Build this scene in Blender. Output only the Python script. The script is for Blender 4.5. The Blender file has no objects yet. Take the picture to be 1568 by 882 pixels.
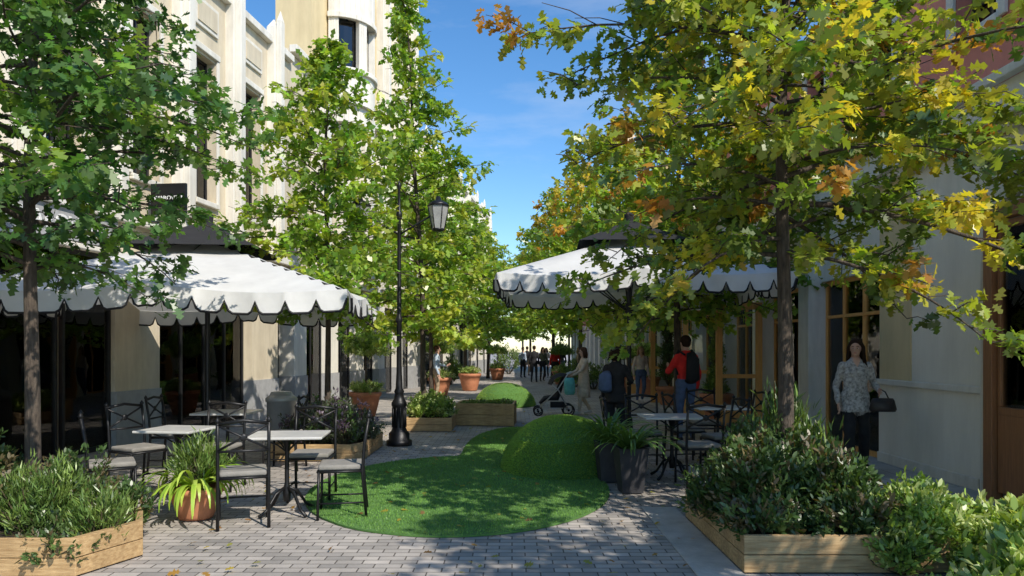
import bpy, math, random
import numpy as np
from mathutils import Vector, Matrix
rng=np.random.default_rng(7); random.seed(7)
scene=bpy.context.scene
scene.view_settings.view_transform='Standard'
try: scene.view_settings.look='None'
except Exception: pass
scene.view_settings.exposure=0

# ------------------------------------------------------------ materials
def new_mat(name):
    m=bpy.data.materials.new(name); m.use_nodes=True
    nt=m.node_tree; b=nt.nodes['Principled BSDF']; return m,nt,b
def mat(name,c1,c2=None,rough=.7,scale=6,metal=0,bump=.0,bscale=40,detail=6,stretch=(1,1,1),spec=.5,dirt=0.0):
    m,nt,b=new_mat(name); N=nt.nodes; L=nt.links
    c2=c2 or tuple(x*.75 for x in c1)
    tc=N.new('ShaderNodeTexCoord'); mp=N.new('ShaderNodeMapping'); mp.inputs['Scale'].default_value=stretch
    L.new(tc.outputs['Object'],mp.inputs[0])
    n=N.new('ShaderNodeTexNoise'); n.inputs['Scale'].default_value=scale; n.inputs['Detail'].default_value=detail; n.inputs['Roughness'].default_value=.6
    L.new(mp.outputs[0],n.inputs['Vector'])
    r=N.new('ShaderNodeValToRGB'); r.color_ramp.elements[0].position=.32; r.color_ramp.elements[1].position=.68
    r.color_ramp.elements[0].color=(*c2,1); r.color_ramp.elements[1].color=(*c1,1)
    L.new(n.outputs['Fac'],r.inputs[0]); out=r.outputs[0]
    if dirt>0:
        n3=N.new('ShaderNodeTexNoise'); n3.inputs['Scale'].default_value=1.0; n3.inputs['Detail'].default_value=8; n3.inputs['Roughness'].default_value=.7
        mp3=N.new('ShaderNodeMapping'); mp3.inputs['Scale'].default_value=(3,3,.5); L.new(tc.outputs['Object'],mp3.inputs[0]); L.new(mp3.outputs[0],n3.inputs['Vector'])
        r3=N.new('ShaderNodeMapRange'); r3.inputs[1].default_value=.4; r3.inputs[2].default_value=.75; r3.inputs[3].default_value=0; r3.inputs[4].default_value=dirt
        L.new(n3.outputs['Fac'],r3.inputs[0])
        mx=N.new('ShaderNodeMixRGB'); mx.blend_type='MULTIPLY'; mx.inputs[2].default_value=(.45,.42,.38,1)
        L.new(r3.outputs[0],mx.inputs[0]); L.new(out,mx.inputs[1]); out=mx.outputs[0]
    L.new(out,b.inputs['Base Color'])
    b.inputs['Roughness'].default_value=rough; b.inputs['Metallic'].default_value=metal
    b.inputs['Specular IOR Level'].default_value=spec
    if bump>0:
        n2=N.new('ShaderNodeTexNoise'); n2.inputs['Scale'].default_value=bscale; n2.inputs['Detail'].default_value=5
        L.new(mp.outputs[0],n2.inputs['Vector'])
        bp=N.new('ShaderNodeBump'); bp.inputs['Strength'].default_value=bump; bp.inputs['Distance'].default_value=.02
        L.new(n2.outputs['Fac'],bp.inputs['Height']); L.new(bp.outputs[0],b.inputs['Normal'])
    return m
def brick_mat(name,c1,c2,mort,bw,bh,off=.5,scale=1.0,rough=.85,msize=.006,bump=.5):
    m,nt,b=new_mat(name); N=nt.nodes; L=nt.links
    tc=N.new('ShaderNodeTexCoord')
    br=N.new('ShaderNodeTexBrick'); br.inputs['Scale'].default_value=1; br.inputs['Brick Width'].default_value=bw; br.inputs['Row Height'].default_value=bh
    br.inputs['Mortar Size'].default_value=msize; br.inputs['Mortar Smooth'].default_value=.3; br.offset=off
    br.inputs['Color1'].default_value=(*c1,1); br.inputs['Color2'].default_value=(*c2,1); br.inputs['Mortar'].default_value=(*mort,1); br.inputs['Bias'].default_value=0
    L.new(tc.outputs['Object'],br.inputs['Vector'])
    n=N.new('ShaderNodeTexNoise'); n.inputs['Scale'].default_value=.9; n.inputs['Detail'].default_value=9; n.inputs['Roughness'].default_value=.7
    L.new(tc.outputs['Object'],n.inputs['Vector'])
    r=N.new('ShaderNodeMapRange'); r.inputs[1].default_value=.3; r.inputs[2].default_value=.7; r.inputs[3].default_value=.62; r.inputs[4].default_value=1.15
    L.new(n.outputs['Fac'],r.inputs[0])
    mx=N.new('ShaderNodeMixRGB'); mx.blend_type='MULTIPLY'; mx.inputs[0].default_value=1
    L.new(br.outputs['Color'],mx.inputs[1]); L.new(r.outputs[0],mx.inputs[2])
    L.new(mx.outputs[0],b.inputs['Base Color']); b.inputs['Roughness'].default_value=rough
    n2=N.new('ShaderNodeTexNoise'); n2.inputs['Scale'].default_value=60
    L.new(tc.outputs['Object'],n2.inputs['Vector'])
    ad=N.new('ShaderNodeMath'); ad.operation='MULTIPLY_ADD'; ad.inputs[1].default_value=-1
    L.new(br.outputs['Fac'],ad.inputs[0])
    ml=N.new('ShaderNodeMath'); ml.operation='MULTIPLY'; ml.inputs[1].default_value=.35
    L.new(n2.outputs['Fac'],ml.inputs[0]); L.new(ml.outputs[0],ad.inputs[2])
    bp=N.new('ShaderNodeBump'); bp.inputs['Strength'].default_value=bump; bp.inputs['Distance'].default_value=.008
    L.new(ad.outputs[0],bp.inputs['Height']); L.new(bp.outputs[0],b.inputs['Normal'])
    return m
def leaf_mat(name,trans=.4,gloss=.05):
    m=bpy.data.materials.new(name); m.use_nodes=True; nt=m.node_tree; N=nt.nodes; L=nt.links; N.remove(N['Principled BSDF'])
    a=N.new('ShaderNodeAttribute'); a.attribute_name='Col'
    d=N.new('ShaderNodeBsdfDiffuse'); L.new(a.outputs['Color'],d.inputs[0])
    t=N.new('ShaderNodeBsdfTranslucent')
    g=N.new('ShaderNodeMixRGB'); g.blend_type='MULTIPLY'; g.inputs[0].default_value=1; g.inputs[2].default_value=(1.65,1.6,.6,1)
    L.new(a.outputs['Color'],g.inputs[1]); L.new(g.outputs[0],t.inputs['Color'])
    mx=N.new('ShaderNodeMixShader'); mx.inputs[0].default_value=trans
    L.new(d.outputs[0],mx.inputs[1]); L.new(t.outputs[0],mx.inputs[2])
    gl=N.new('ShaderNodeBsdfGlossy'); gl.inputs['Roughness'].default_value=.38; m2=N.new('ShaderNodeMixShader'); m2.inputs[0].default_value=gloss
    L.new(mx.outputs[0],m2.inputs[1]); L.new(gl.outputs[0],m2.inputs[2]); L.new(m2.outputs[0],N['Material Output'].inputs[0])
    return m
def glass_mat(name,tint=(.85,.88,.86),ior=1.5):
    m=bpy.data.materials.new(name); m.use_nodes=True; nt=m.node_tree; N=nt.nodes; L=nt.links
    N.remove(N['Principled BSDF'])
    tr=N.new('ShaderNodeBsdfTransparent'); tr.inputs[0].default_value=(*tint,1)
    gl=N.new('ShaderNodeBsdfGlossy'); gl.inputs['Roughness'].default_value=.015
    fr=N.new('ShaderNodeFresnel'); fr.inputs[0].default_value=ior
    n=N.new('ShaderNodeTexNoise'); n.inputs['Scale'].default_value=.8
    tc=N.new('ShaderNodeTexCoord'); L.new(tc.outputs['Object'],n.inputs['Vector'])
    bp=N.new('ShaderNodeBump'); bp.inputs['Strength'].default_value=.06; bp.inputs['Distance'].default_value=.1
    L.new(n.outputs['Fac'],bp.inputs['Height']); L.new(bp.outputs[0],gl.inputs['Normal'])
    mx=N.new('ShaderNodeMixShader'); L.new(fr.outputs[0],mx.inputs[0]); L.new(tr.outputs[0],mx.inputs[1]); L.new(gl.outputs[0],mx.inputs[2])
    L.new(mx.outputs[0],N['Material Output'].inputs[0]); return m
def fabric_mat(name,c,trans=.25):
    m=mat(name,c,tuple(x*.85 for x in c),rough=.9,scale=3,bump=.25,bscale=8)
    nt=m.node_tree; N=nt.nodes; L=nt.links; b=N['Principled BSDF']
    t=N.new('ShaderNodeBsdfTranslucent'); t.inputs[0].default_value=(*c,1)
    mx=N.new('ShaderNodeMixShader'); mx.inputs[0].default_value=trans
    L.new(b.outputs[0],mx.inputs[1]); L.new(t.outputs[0],mx.inputs[2]); L.new(mx.outputs[0],N['Material Output'].inputs[0]); return m

M_cream=mat('cream_render',(.72,.63,.47),(.65,.56,.41),rough=.9,scale=2.5,bump=.15,bscale=90,dirt=.5)
M_yell=mat('yellow_render',(.76,.62,.36),(.7,.56,.32),rough=.9,scale=2,bump=.15,bscale=90,dirt=.35)
M_white=mat('white_stone',(.84,.80,.71),(.76,.72,.63),rough=.85,scale=3,bump=.15,bscale=60,dirt=.5)
M_wall=mat('pale_wall',(.86,.81,.71),(.81,.76,.66),rough=.9,scale=1.5,bump=.12,bscale=80,dirt=.25)
M_pink=mat('pink_render',(.8,.3,.22),(.73,.26,.19),rough=.9,scale=2,bump=.15,bscale=80,dirt=.3)
M_grey=mat('grey_stone',(.42,.42,.42),(.34,.34,.34),rough=.7,scale=8,bump=.1)
M_frame=mat('dark_frame',(.04,.04,.042),(.025,.025,.028),rough=.4,metal=.5)
M_black=mat('black_iron',(.018,.018,.02),(.01,.01,.011),rough=.42,metal=.3,bump=.08)
M_woodor=mat('orange_wood',(.82,.42,.12),(.62,.3,.08),rough=.5,scale=5,stretch=(8,8,.6),bump=.1)
M_woodbr=mat('brown_wood',(.34,.15,.065),(.22,.1,.045),rough=.5,scale=5,stretch=(8,8,.6),bump=.1)
M_pine=mat('planter_wood',(.64,.44,.22),(.38,.23,.1),rough=.75,scale=4,stretch=(1.2,6,14),bump=.25,bscale=12,dirt=.6)
M_soil=mat('soil',(.05,.035,.02),(.025,.018,.012),rough=1,scale=20,bump=.6)
M_terra=mat('terracotta',(.6,.25,.13),(.46,.18,.09),rough=.8,scale=7,bump=.1,dirt=.5)
M_dpot=mat('dark_pot',(.05,.05,.055),(.03,.03,.035),rough=.6,scale=9,bump=.1)
M_bark=mat('bark',(.13,.1,.075),(.045,.034,.027),rough=.95,scale=14,stretch=(3,3,.6),bump=.9,bscale=30)
M_stem=mat('stem',(.1,.08,.04),rough=.9)
M_glass=glass_mat('shop_glass'); M_glass2=glass_mat('window_glass',(.16,.18,.2),1.9)
M_int=mat('interior_wall',(.82,.7,.52),(.66,.52,.36),rough=.9,scale=.8)
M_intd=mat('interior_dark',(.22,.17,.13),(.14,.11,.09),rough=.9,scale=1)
M_shelf=mat('shelf_goods',(.85,.8,.74),(.5,.28,.17),rough=.6,scale=3)
M_umb=fabric_mat('umbrella_fabric',(.8,.8,.78),.22); M_umbb=mat('black_fabric',(.02,.02,.022),(.012,.012,.014),rough=.85)
M_marble=mat('marble_top',(.66,.64,.6),(.5,.49,.46),rough=.3,scale=7)
M_cush=mat('cushion',(.3,.28,.25),(.2,.19,.17),rough=.95,bump=.2)
M_leaf=leaf_mat('tree_leaves',.45); M_leaf2=leaf_mat('shrub_leaves',.28); M_turfb=leaf_mat('turf_blades',.2,.02)
M_turf=mat('turf_base',(.1,.22,.05),(.07,.16,.035),rough=1,scale=40)
M_pave=brick_mat('block_paving',(.53,.48,.43),(.32,.295,.27),(.12,.105,.09),.2,.1)
M_slab=brick_mat('light_slabs',(.58,.54,.49),(.5,.47,.43),(.22,.2,.18),.6,.6,off=.5,msize=.008,bump=.3)
M_kerb=mat('stone_edge',(.56,.53,.48),(.45,.42,.38),rough=.85,scale=8,bump=.2,dirt=.5)
M_skin=mat('skin',(.60,.37,.27),(.54,.32,.23),rough=.6,scale=4,spec=.25)
M_lip=mat('lips',(.45,.13,.11),rough=.5); M_eye=mat('eye_white',(.75,.73,.7),rough=.3); M_iris=mat('iris',(.03,.02,.015),rough=.2)
M_metal=mat('grey_metal',(.55,.55,.54),(.45,.45,.44),rough=.45,metal=.3)
M_lampe,_nt,_b=new_mat('shop_ceiling_lamp'); _b.inputs['Base Color'].default_value=(.9,.85,.75,1); _b.inputs['Emission Color'].default_value=(1,.82,.6,1); _b.inputs['Emission Strength'].default_value=5

# ------------------------------------------------------------ mesh builder
class MB:
    def __init__(s,M=None): s.v=[];s.f=[];s.M=M;s.n=0
    def add(s,V,F):
        V=np.asarray(V,float); flip=False
        if s.M is not None:
            V=V@s.M[:3,:3].T+s.M[:3,3]; flip=np.linalg.det(s.M[:3,:3])<0
        o=s.n; s.v.append(V); s.n+=len(V)
        for f in F:
            g=[i+o for i in f]
            s.f.append(g[::-1] if flip else g)
    def box(s,x0,x1,y0,y1,z0,z1):
        V=[(x0,y0,z0),(x1,y0,z0),(x1,y1,z0),(x0,y1,z0),(x0,y0,z1),(x1,y0,z1),(x1,y1,z1),(x0,y1,z1)]
        s.add(V,[(0,3,2,1),(4,5,6,7),(0,1,5,4),(1,2,6,5),(2,3,7,6),(3,0,4,7)])
    def rbox(s,c,size,yaw=0,pitch=0):
        R=np.array(Matrix.Rotation(yaw,3,'Z')@Matrix.Rotation(pitch,3,'X'))
        h=np.array(size)/2
        V=np.array([(-1,-1,-1),(1,-1,-1),(1,1,-1),(-1,1,-1),(-1,-1,1),(1,-1,1),(1,1,1),(-1,1,1)],float)*h
        V=V@R.T+np.array(c)
        s.add(V,[(0,3,2,1),(4,5,6,7),(0,1,5,4),(1,2,6,5),(2,3,7,6),(3,0,4,7)])
    def prism(s,poly,z0,z1):
        n=len(poly); V=[(x,y,z0) for x,y in poly]+[(x,y,z1) for x,y in poly]
        F=[tuple(range(n))[::-1],tuple(range(n,2*n))]+[(i,(i+1)%n,n+(i+1)%n,n+i) for i in range(n)]
        s.add(V,F)
    def pyramid(s,x0,x1,y0,y1,z0,z1):
        V=[(x0,y0,z0),(x1,y0,z0),(x1,y1,z0),(x0,y1,z0),((x0+x1)/2,(y0+y1)/2,z1)]
        s.add(V,[(0,3,2,1),(0,1,4),(1,2,4),(2,3,4),(3,0,4)])
    def tube(s,pts,rads,n=8,lat=None,cap=True):
        P=np.array(pts,float); k=len(P)
        T=np.gradient(P,axis=0); T/=np.linalg.norm(T,axis=1)[:,None]+1e-9
        if np.isscalar(rads): rads=[rads]*k
        if lat is None:
            a=np.array([0,0,1.]) if abs(T[0][2])<.9 else np.array([1.,0,0])
        V=[];ang=np.arange(n)*2*math.pi/n
        for i in range(k):
            base=a if lat is None else np.array(lat,float)
            A=base-T[i]*np.dot(base,T[i]); A/=np.linalg.norm(A)+1e-9
            if lat is None: a=A
            B=np.cross(T[i],A); r=rads[i]
            ra,rb=(r,r) if np.isscalar(r) else r
            V.append(P[i]+np.outer(np.cos(ang)*ra,A)+np.outer(np.sin(ang)*rb,B))
        V=np.concatenate(V); F=[]
        for i in range(k-1):
            for j in range(n):
                j2=(j+1)%n; F.append((i*n+j,i*n+j2,(i+1)*n+j2,(i+1)*n+j))
        if cap: F.append(tuple(range(n))[::-1]); F.append(tuple((k-1)*n+j for j in range(n)))
        s.add(V,F)
    def lathe(s,prof,c=(0,0),n=28,rot=0):
        V=[];k=len(prof)
        for r,z in prof:
            for j in range(n):
                a=2*math.pi*j/n+rot; V.append((c[0]+r*math.cos(a),c[1]+r*math.sin(a),z))
        F=[(i*n+j,i*n+(j+1)%n,(i+1)*n+(j+1)%n,(i+1)*n+j) for i in range(k-1) for j in range(n)]
        F.append(tuple(range(n))[::-1]); F.append(tuple((k-1)*n+j for j in range(n)))
        s.add(V,F)
    def ell(s,c,r,nu=16,nv=10,R=None):
        V=[];F=[]
        for i in range(nv+1):
            t=math.pi*i/nv
            for j in range(nu):
                p=2*math.pi*j/nu; V.append((math.sin(t)*math.cos(p)*r[0],math.sin(t)*math.sin(p)*r[1],-math.cos(t)*r[2]))
        V=np.array(V)
        if R is not None: V=V@np.array(R).T
        V=V+np.array(c)
        for i in range(nv):
            for j in range(nu):
                F.append((i*nu+j,i*nu+(j+1)%nu,(i+1)*nu+(j+1)%nu,(i+1)*nu+j))
        s.add(V,F)
    def data(s,name,m,smooth=False):
        me=bpy.data.meshes.new(name); V=np.concatenate(s.v) if s.v else np.zeros((0,3))
        me.from_pydata(V.tolist(),[],s.f); me.materials.append(m)
        if smooth: me.polygons.foreach_set('use_smooth',[True]*len(me.polygons))
        me.update(); return me
    def build(s,name,m,parent=None,smooth=False,bevel=0):
        if not s.v: return None
        me=s.data(name,m,smooth)
        ob=bpy.data.objects.new(name,me); scene.collection.objects.link(ob)
        if parent: ob.parent=parent
        if bevel:
            b=ob.modifiers.new('bevel','BEVEL'); b.width=bevel; b.segments=2; b.limit_method='ANGLE'
        return ob
def empty(name,loc=(0,0,0),rz=0,sc=1):
    e=bpy.data.objects.new(name,None); scene.collection.objects.link(e); e.location=loc; e.rotation_euler=(0,0,rz); e.scale=(sc,)*3; e.empty_display_size=.2
    return e
def link(name,me,parent=None):
    ob=bpy.data.objects.new(name,me); scene.collection.objects.link(ob)
    if parent: ob.parent=parent
    return ob

# ------------------------------------------------------------ leaves
def mir(h):
    up=h; lo=[(x,-y) for x,y in h[1:-1]][::-1]; P=up+lo
    return np.array([(x,y,-.18*x*x+.12*abs(y)) for x,y in P])
T_OAK=mir([(0,0),(.14,.05),(.2,.3),(.36,.12),(.5,.42),(.62,.14),(.82,.25),(1,0)])
T_MID=mir([(0,0),(.25,.28),(.42,.13),(.62,.33),(1,0)])
T_OV=mir([(0,0),(.3,.2),(.7,.17),(1,0)])
T_NEE=mir([(0,0),(.4,.07),(1,0)])
def leafmesh(name,P,D,Nn,S,C,T,m):
    P=np.asarray(P);D=np.asarray(D);Nn=np.asarray(Nn);n=len(P);k=len(T)
    D=D/(np.linalg.norm(D,axis=1)[:,None]+1e-9); Nn=Nn-D*(Nn*D).sum(1)[:,None]; Nn/=np.linalg.norm(Nn,axis=1)[:,None]+1e-9
    B=np.cross(Nn,D)
    V=P[:,None,:]+S[:,None,None]*(T[None,:,0:1]*D[:,None,:]+T[None,:,1:2]*B[:,None,:]+T[None,:,2:3]*Nn[:,None,:])
    me=bpy.data.meshes.new(name); me.vertices.add(n*k); me.vertices.foreach_set('co',V.reshape(-1).astype(np.float32))
    me.loops.add(n*k); me.loops.foreach_set('vertex_index',np.arange(n*k,dtype=np.int32))
    me.polygons.add(n); me.polygons.foreach_set('loop_start',(np.arange(n)*k).astype(np.int32))
    try: me.polygons.foreach_set('loop_total',np.full(n,k,dtype=np.int32))
    except Exception: pass
    me.update(calc_edges=True)
    a=me.color_attributes.new('Col','FLOAT_COLOR','POINT')
    cc=np.ones((n,k,4),np.float32); cc[:,:,:3]=np.clip(C,0.003,1)[:,None,:]
    a.data.foreach_set('color',cc.reshape(-1)); me.materials.append(m); me.validate(); return me

PAL_G=[((.19,.32,.045),.5),((.12,.23,.04),.25),((.28,.38,.05),.25)]
PAL_D=[((.115,.23,.055),.5),((.07,.15,.045),.3),((.2,.32,.055),.2)]
PAL_L=[((.27,.40,.055),.45),((.17,.29,.045),.3),((.4,.47,.07),.25)]
PAL_A=[((.2,.28,.045),.34),((.31,.36,.05),.27),((.58,.52,.06),.17),((.42,.23,.05),.05),((.11,.18,.035),.17)]
PAL_O=[((.52,.42,.06),.4),((.5,.3,.06),.22),((.34,.36,.055),.38)]
def tree_geo(name,seed,H,z0,R,npr,pal,leaf=.13,T=T_MID,tr=.07,lean=(0,0),per=6,node=.085,prof=None,pal_top=None,el0=(0,28),skip=.05,gap=None):
    rg=np.random.default_rng(seed); w=MB()
    zz=np.linspace(0,H,14); ph=rg.random(2)*6
    tx=.05*np.sin(zz*1.3+ph[0])*(zz/H)+lean[0]*(zz/H)**2; ty=.05*np.cos(zz*1.1+ph[1])*(zz/H)+lean[1]*(zz/H)**2
    rr=[tr*(1.35 if z<.05 else 1)*(1-.86*z/H)+.004 for z in zz]
    w.tube(np.stack([tx,ty,zz],1),rr,10)
    P=[];D=[];C=[]
    pc=np.array([c for c,_ in pal]); pw=np.array([q for _,q in pal]); pw/=pw.sum()
    prof=prof or ([0,.12,.35,.65,1],[.7,1,.95,.65,.12])
    for i in range(npr):
        t=(i+rg.random())/npr; h=z0+(H-z0)*t*.98; az=i*2.3999+rg.normal(0,.35)
        L=R*np.interp(t,*prof)*rg.uniform(.6,1.15); el=math.radians(rg.uniform(*el0)+38*t)
        if gap is not None:
            dz=(az-gap[0]+math.pi)%(2*math.pi)-math.pi
            if abs(dz)<gap[1] and t>gap[2]: L*=gap[3]
        p=np.array([np.interp(h,zz,tx),np.interp(h,zz,ty),h]); pts=[p]
        K=7
        for s in range(K):
            el-=(.07+.05*rg.random())*(1-t*.6); az+=rg.normal(0,.1)
            d=np.array([math.cos(az)*math.cos(el),math.sin(az)*math.cos(el),math.sin(el)]); p=p+d*L/K; pts.append(p)
        r0=tr*.36*(1-.65*t)*(L/R)+.004
        w.tube(pts,np.linspace(r0,.004,K+1),5,cap=False)
        pts=np.array(pts)
        ns=max(4,int(L*(.82)/.15)); side=1
        for f in np.linspace(.15,1,ns):
            f=min(1,f+rg.normal(0,.02)); q=f*K; a=min(int(q),K-1); b=pts[a]+(pts[a+1]-pts[a])*(q-a)
            side=-side; az2=az+side*rg.uniform(.5,1.25)*(1 if f<.97 else .2); el2=rg.uniform(-.35,.5)
            l2=(.18+.34*L*(1-f*.75))*rg.uniform(.55,1.15)
            d2=np.array([math.cos(az2)*math.cos(el2),math.sin(az2)*math.cos(el2),math.sin(el2)])
            e=b+d2*l2+np.array([0,0,-.05*l2]); w.tube([b,(b+e)/2+np.array([0,0,.03]),e],[.0065,.005,.003],3,cap=False)
            if rg.random()<skip: continue
            if pal_top is not None and rg.random()<np.clip((t-.25)*1.6,0,.9):
                c2=np.array([c for c,_ in pal_top]); w2=np.array([q for _,q in pal_top]); col=c2[rg.choice(len(c2),p=w2/w2.sum())]
            else: col=pc[rg.choice(len(pc),p=pw)]
            for g in np.arange(.15,1.01,max(node/l2,.07)):
                n=rg.poisson(per)
                if rg.random()<.12: continue
                P.append(np.tile(b+(e-b)*g,(n,1))+rg.normal(0,.045,(n,3))); D.append(np.tile(d2*.6,(n,1))+rg.normal(0,.75,(n,3))-np.array([0,0,.15]))
                C.append(col*rg.uniform(.68,1.28,(n,1))*rg.normal(1,.08,(n,3)))
    P=np.concatenate(P);D=np.concatenate(D);C=np.concatenate(C);n=len(P)
    Nn=np.array([0,0,1.])+rg.normal(0,.55,(n,3)); S=leaf*rg.uniform(.55,1.25,n)
    print(name,'leaves',n)
    return w.data(name+'_wood',M_bark,True),leafmesh(name+'_leaves',P,D,Nn,S,C,T,M_leaf)
def put_tree(name,geo,loc,rz=0,sc=1):
    e=empty(name,loc,rz,sc); link('trunk_and_branches',geo[0],e); link('leaf_crown',geo[1],e); return e

G_R=tree_geo('tree_r',11,7.0,2.2,2.35,88,PAL_A,.12,T_OAK,.07,per=7,el0=(-14,24),skip=.1,gap=(-.75,.6,.5,.55))
G_L=tree_geo('tree_l',23,6.8,2.1,1.95,80,PAL_D,.115,T_OAK,.06,per=7,el0=(-12,25),skip=.1)
G_3=tree_geo('tree_3',31,6.2,2.0,1.5,66,PAL_L,.13,T_MID,.05,per=8,skip=.1)
G_4=tree_geo('tree_4',47,8.7,1.8,1.7,84,PAL_L,.14,T_MID,.06,lean=(-.45,0),per=7,prof=([0,.1,.3,.5,.7,.85,1],[.9,1,1,.75,.42,.22,.06]),skip=.1)
G_5=tree_geo('tree_5',53,7.8,2.2,2.4,66,PAL_L,.17,T_MID,.08,per=6,node=.1,pal_top=PAL_O)
G_6=tree_geo('tree_6',61,8.0,2.0,2.3,60,PAL_L,.18,T_MID,.08,per=6,node=.1)
put_tree('oak_tree',G_R,(2.35,6.35,.1),.4)
put_tree('oak_tree',G_L,(-3.93,6.05,.1),2.6)
put_tree('oak_tree',G_3,(-2.85,11.4,.1),0)
put_tree('oak_tree',G_4,(-1.75,14.6,.1),0)
put_tree('oak_tree',G_5,(3.05,13.6,0),0.5,.95)
put_tree('oak_tree',G_5,(2.9,20,0),2.1,1.0)
put_tree('oak_tree',G_5,(2.5,27,0),4.0,1.08)
put_tree('oak_tree',G_5,(2.0,36,0),5.2,1.2)
put_tree('oak_tree',G_6,(-2.4,22,0),1,.9)
put_tree('oak_tree',G_6,(-1.9,30,0),3,.95)
put_tree('oak_tree',G_6,(-1.3,40,0),4,1.0)
put_tree('oak_tree',G_6,(1.3,52,0),2,1.15)
put_tree('oak_tree',G_5,(4.5,58,0),2,1.3)
put_tree('oak_tree',G_6,(-2.5,60,0),5,1.2)
put_tree('oak_tree',G_6,(1.0,68,0),0,1.3)
put_tree('oak_tree',G_L,(4.0,1.3,0),1.6,.95)
put_tree('oak_tree',G_6,(-3.9,-1.2,0),1.6,.9)

# ------------------------------------------------------------ ground
def sheet(name,x0,x1,y0,y1,z,m,t=None):
    b=MB(); b.add([(x0,y0,z),(x1,y0,z),(x1,y1,z),(x0,y1,z)],[(0,1,2,3)]); return b.build(name,m)
sheet('ground',-400,400,-400,400,0,M_pave)
sheet('pavement',3.95,5.3,-6,60,.005,M_slab)
rg=np.random.default_rng(77); n=420
P=np.stack([rg.uniform(-3,4.4,n),4.6+rg.random(n)**1.5*14,rg.uniform(.03,.038,n)],1)
P=P[~((P[:,0]>1.5)&(P[:,0]<4.1)&(P[:,1]<7.1))]; n=len(P)
pc=np.array([(.5,.38,.06),(.42,.24,.06),(.28,.15,.06),(.3,.3,.06)])
link('fallen_leaves',leafmesh('fallen_leaves',P,np.column_stack([rg.normal(0,1,(n,2)),np.zeros(n)]),rg.normal(0,.25,(n,3))+[0,0,1],rg.uniform(.04,.09,n),pc[rg.integers(0,4,n)],T_OAK,M_leaf))
def in_turf(x,y):
    return ((x+.58)/1.68)**2+((y-8.45)/2.32)**2<1 or ((x-.1)/.85)**2+((y-11.6)/3.3)**2<1
cx,cy=-.3,9.2; out=[]
for i in range(140):
    a=2*math.pi*i/140; r=0
    while in_turf(cx+math.cos(a)*(r+.02),cy+math.sin(a)*(r+.02)): r+=.02
    out.append(r)
out=np.array(out); out=(np.roll(out,1)+out+np.roll(out,-1))/3
tp=[(cx+math.cos(2*math.pi*i/140)*out[i],cy+math.sin(2*math.pi*i/140)*out[i]) for i in range(140)]
b=MB(); b.prism(tp,.004,.02)
E_turf=empty('turf_lawn'); b.build('turf_base',M_turf,E_turf)
def blades(name,pts,nor,h,parent,rg,base=(.18,.34,.075)):
    n=len(pts); D=np.array(nor)+rg.normal(0,.35,(n,3)); N2=rg.normal(0,1,(n,3))
    v=rg.uniform(.65,1.3,(n,1))
    lf=.5+.5*np.sin(pts[:,0:1]*3+np.cos(pts[:,1:2]*2.1)*2); C=np.array(base)*v*(.88+.22*lf)
    T=np.array([(0,.16,0),(1,0,0),(0,-.16,0)])
    me=leafmesh(name,pts,D,N2,h*rg.uniform(.6,1.3,n),C,T,M_turfb); return link(name,me,parent)
rg=np.random.default_rng(5); Q=np.stack([rg.uniform(-2.4,1.2,120000),rg.uniform(6,15,120000)],1)
cs=np.arctan2(Q[:,1]-cy,Q[:,0]-cx)%(2*math.pi); rad=np.hypot(Q[:,0]-cx,Q[:,1]-cy)
lim=np.interp(cs,np.arange(141)*2*math.pi/140,np.append(out,out[0])); Q=Q[rad<lim-.005]
blades('turf_blades',np.column_stack([Q,np.full(len(Q),.018)]),np.tile([0,0,1.],(len(Q),1)),.022,E_turf,rg)
def mound(name,c,rx,ry,H,n):
    e=empty(name); b=MB(); V=[(c[0],c[1],H+.015)];F=[];K=22;S=48; pw=.6
    def hh(r): return H*np.maximum(0,(1-np.asarray(r)**2.2))**pw
    rs=np.sin(np.linspace(0,math.pi/2,K+1))[1:]
    for r in rs:
        for j in range(S):
            a=2*math.pi*j/S; wob=1+.04*math.sin(3*a+1)
            V.append((c[0]+rx*r*wob*math.cos(a),c[1]+ry*r*wob*math.sin(a),float(hh(r))+.015))
    F+=[(0,1+j,1+(j+1)%S) for j in range(S)]
    for i in range(K-1):
        for j in range(S): F.append((1+i*S+j,1+(i+1)*S+j,1+(i+1)*S+(j+1)%S,1+i*S+(j+1)%S))
    b.add(V,F); b.build('mound_surface',M_turf,e,True)
    rg=np.random.default_rng(int(H*100)); r=np.sqrt(rg.random(n)); r=np.concatenate([r,np.sin(rg.uniform(.9,math.pi/2,n))]); a=rg.random(len(r))*2*math.pi
    wob=1+.04*np.sin(3*a+1); r=np.minimum(r,.9995)
    z=hh(r)+.012; dz=H*pw*np.maximum(1e-3,(1-r**2.2))**(pw-1)*2.2*r**1.2
    P=np.stack([c[0]+rx*r*wob*np.cos(a),c[1]+ry*r*wob*np.sin(a),z],1)
    N3=np.stack([np.cos(a)*dz/rx,np.sin(a)*dz/ry,np.ones(len(a))],1); N3/=np.linalg.norm(N3,axis=1)[:,None]
    blades('mound_blades',P,N3,.022,e,rg,(.29,.44,.08))
mound('turf_mound',(.66,9.7),.82,.9,.68,34000)
mound('turf_mound',(-.22,20.6),.85,1.1,.62,9000)

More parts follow.
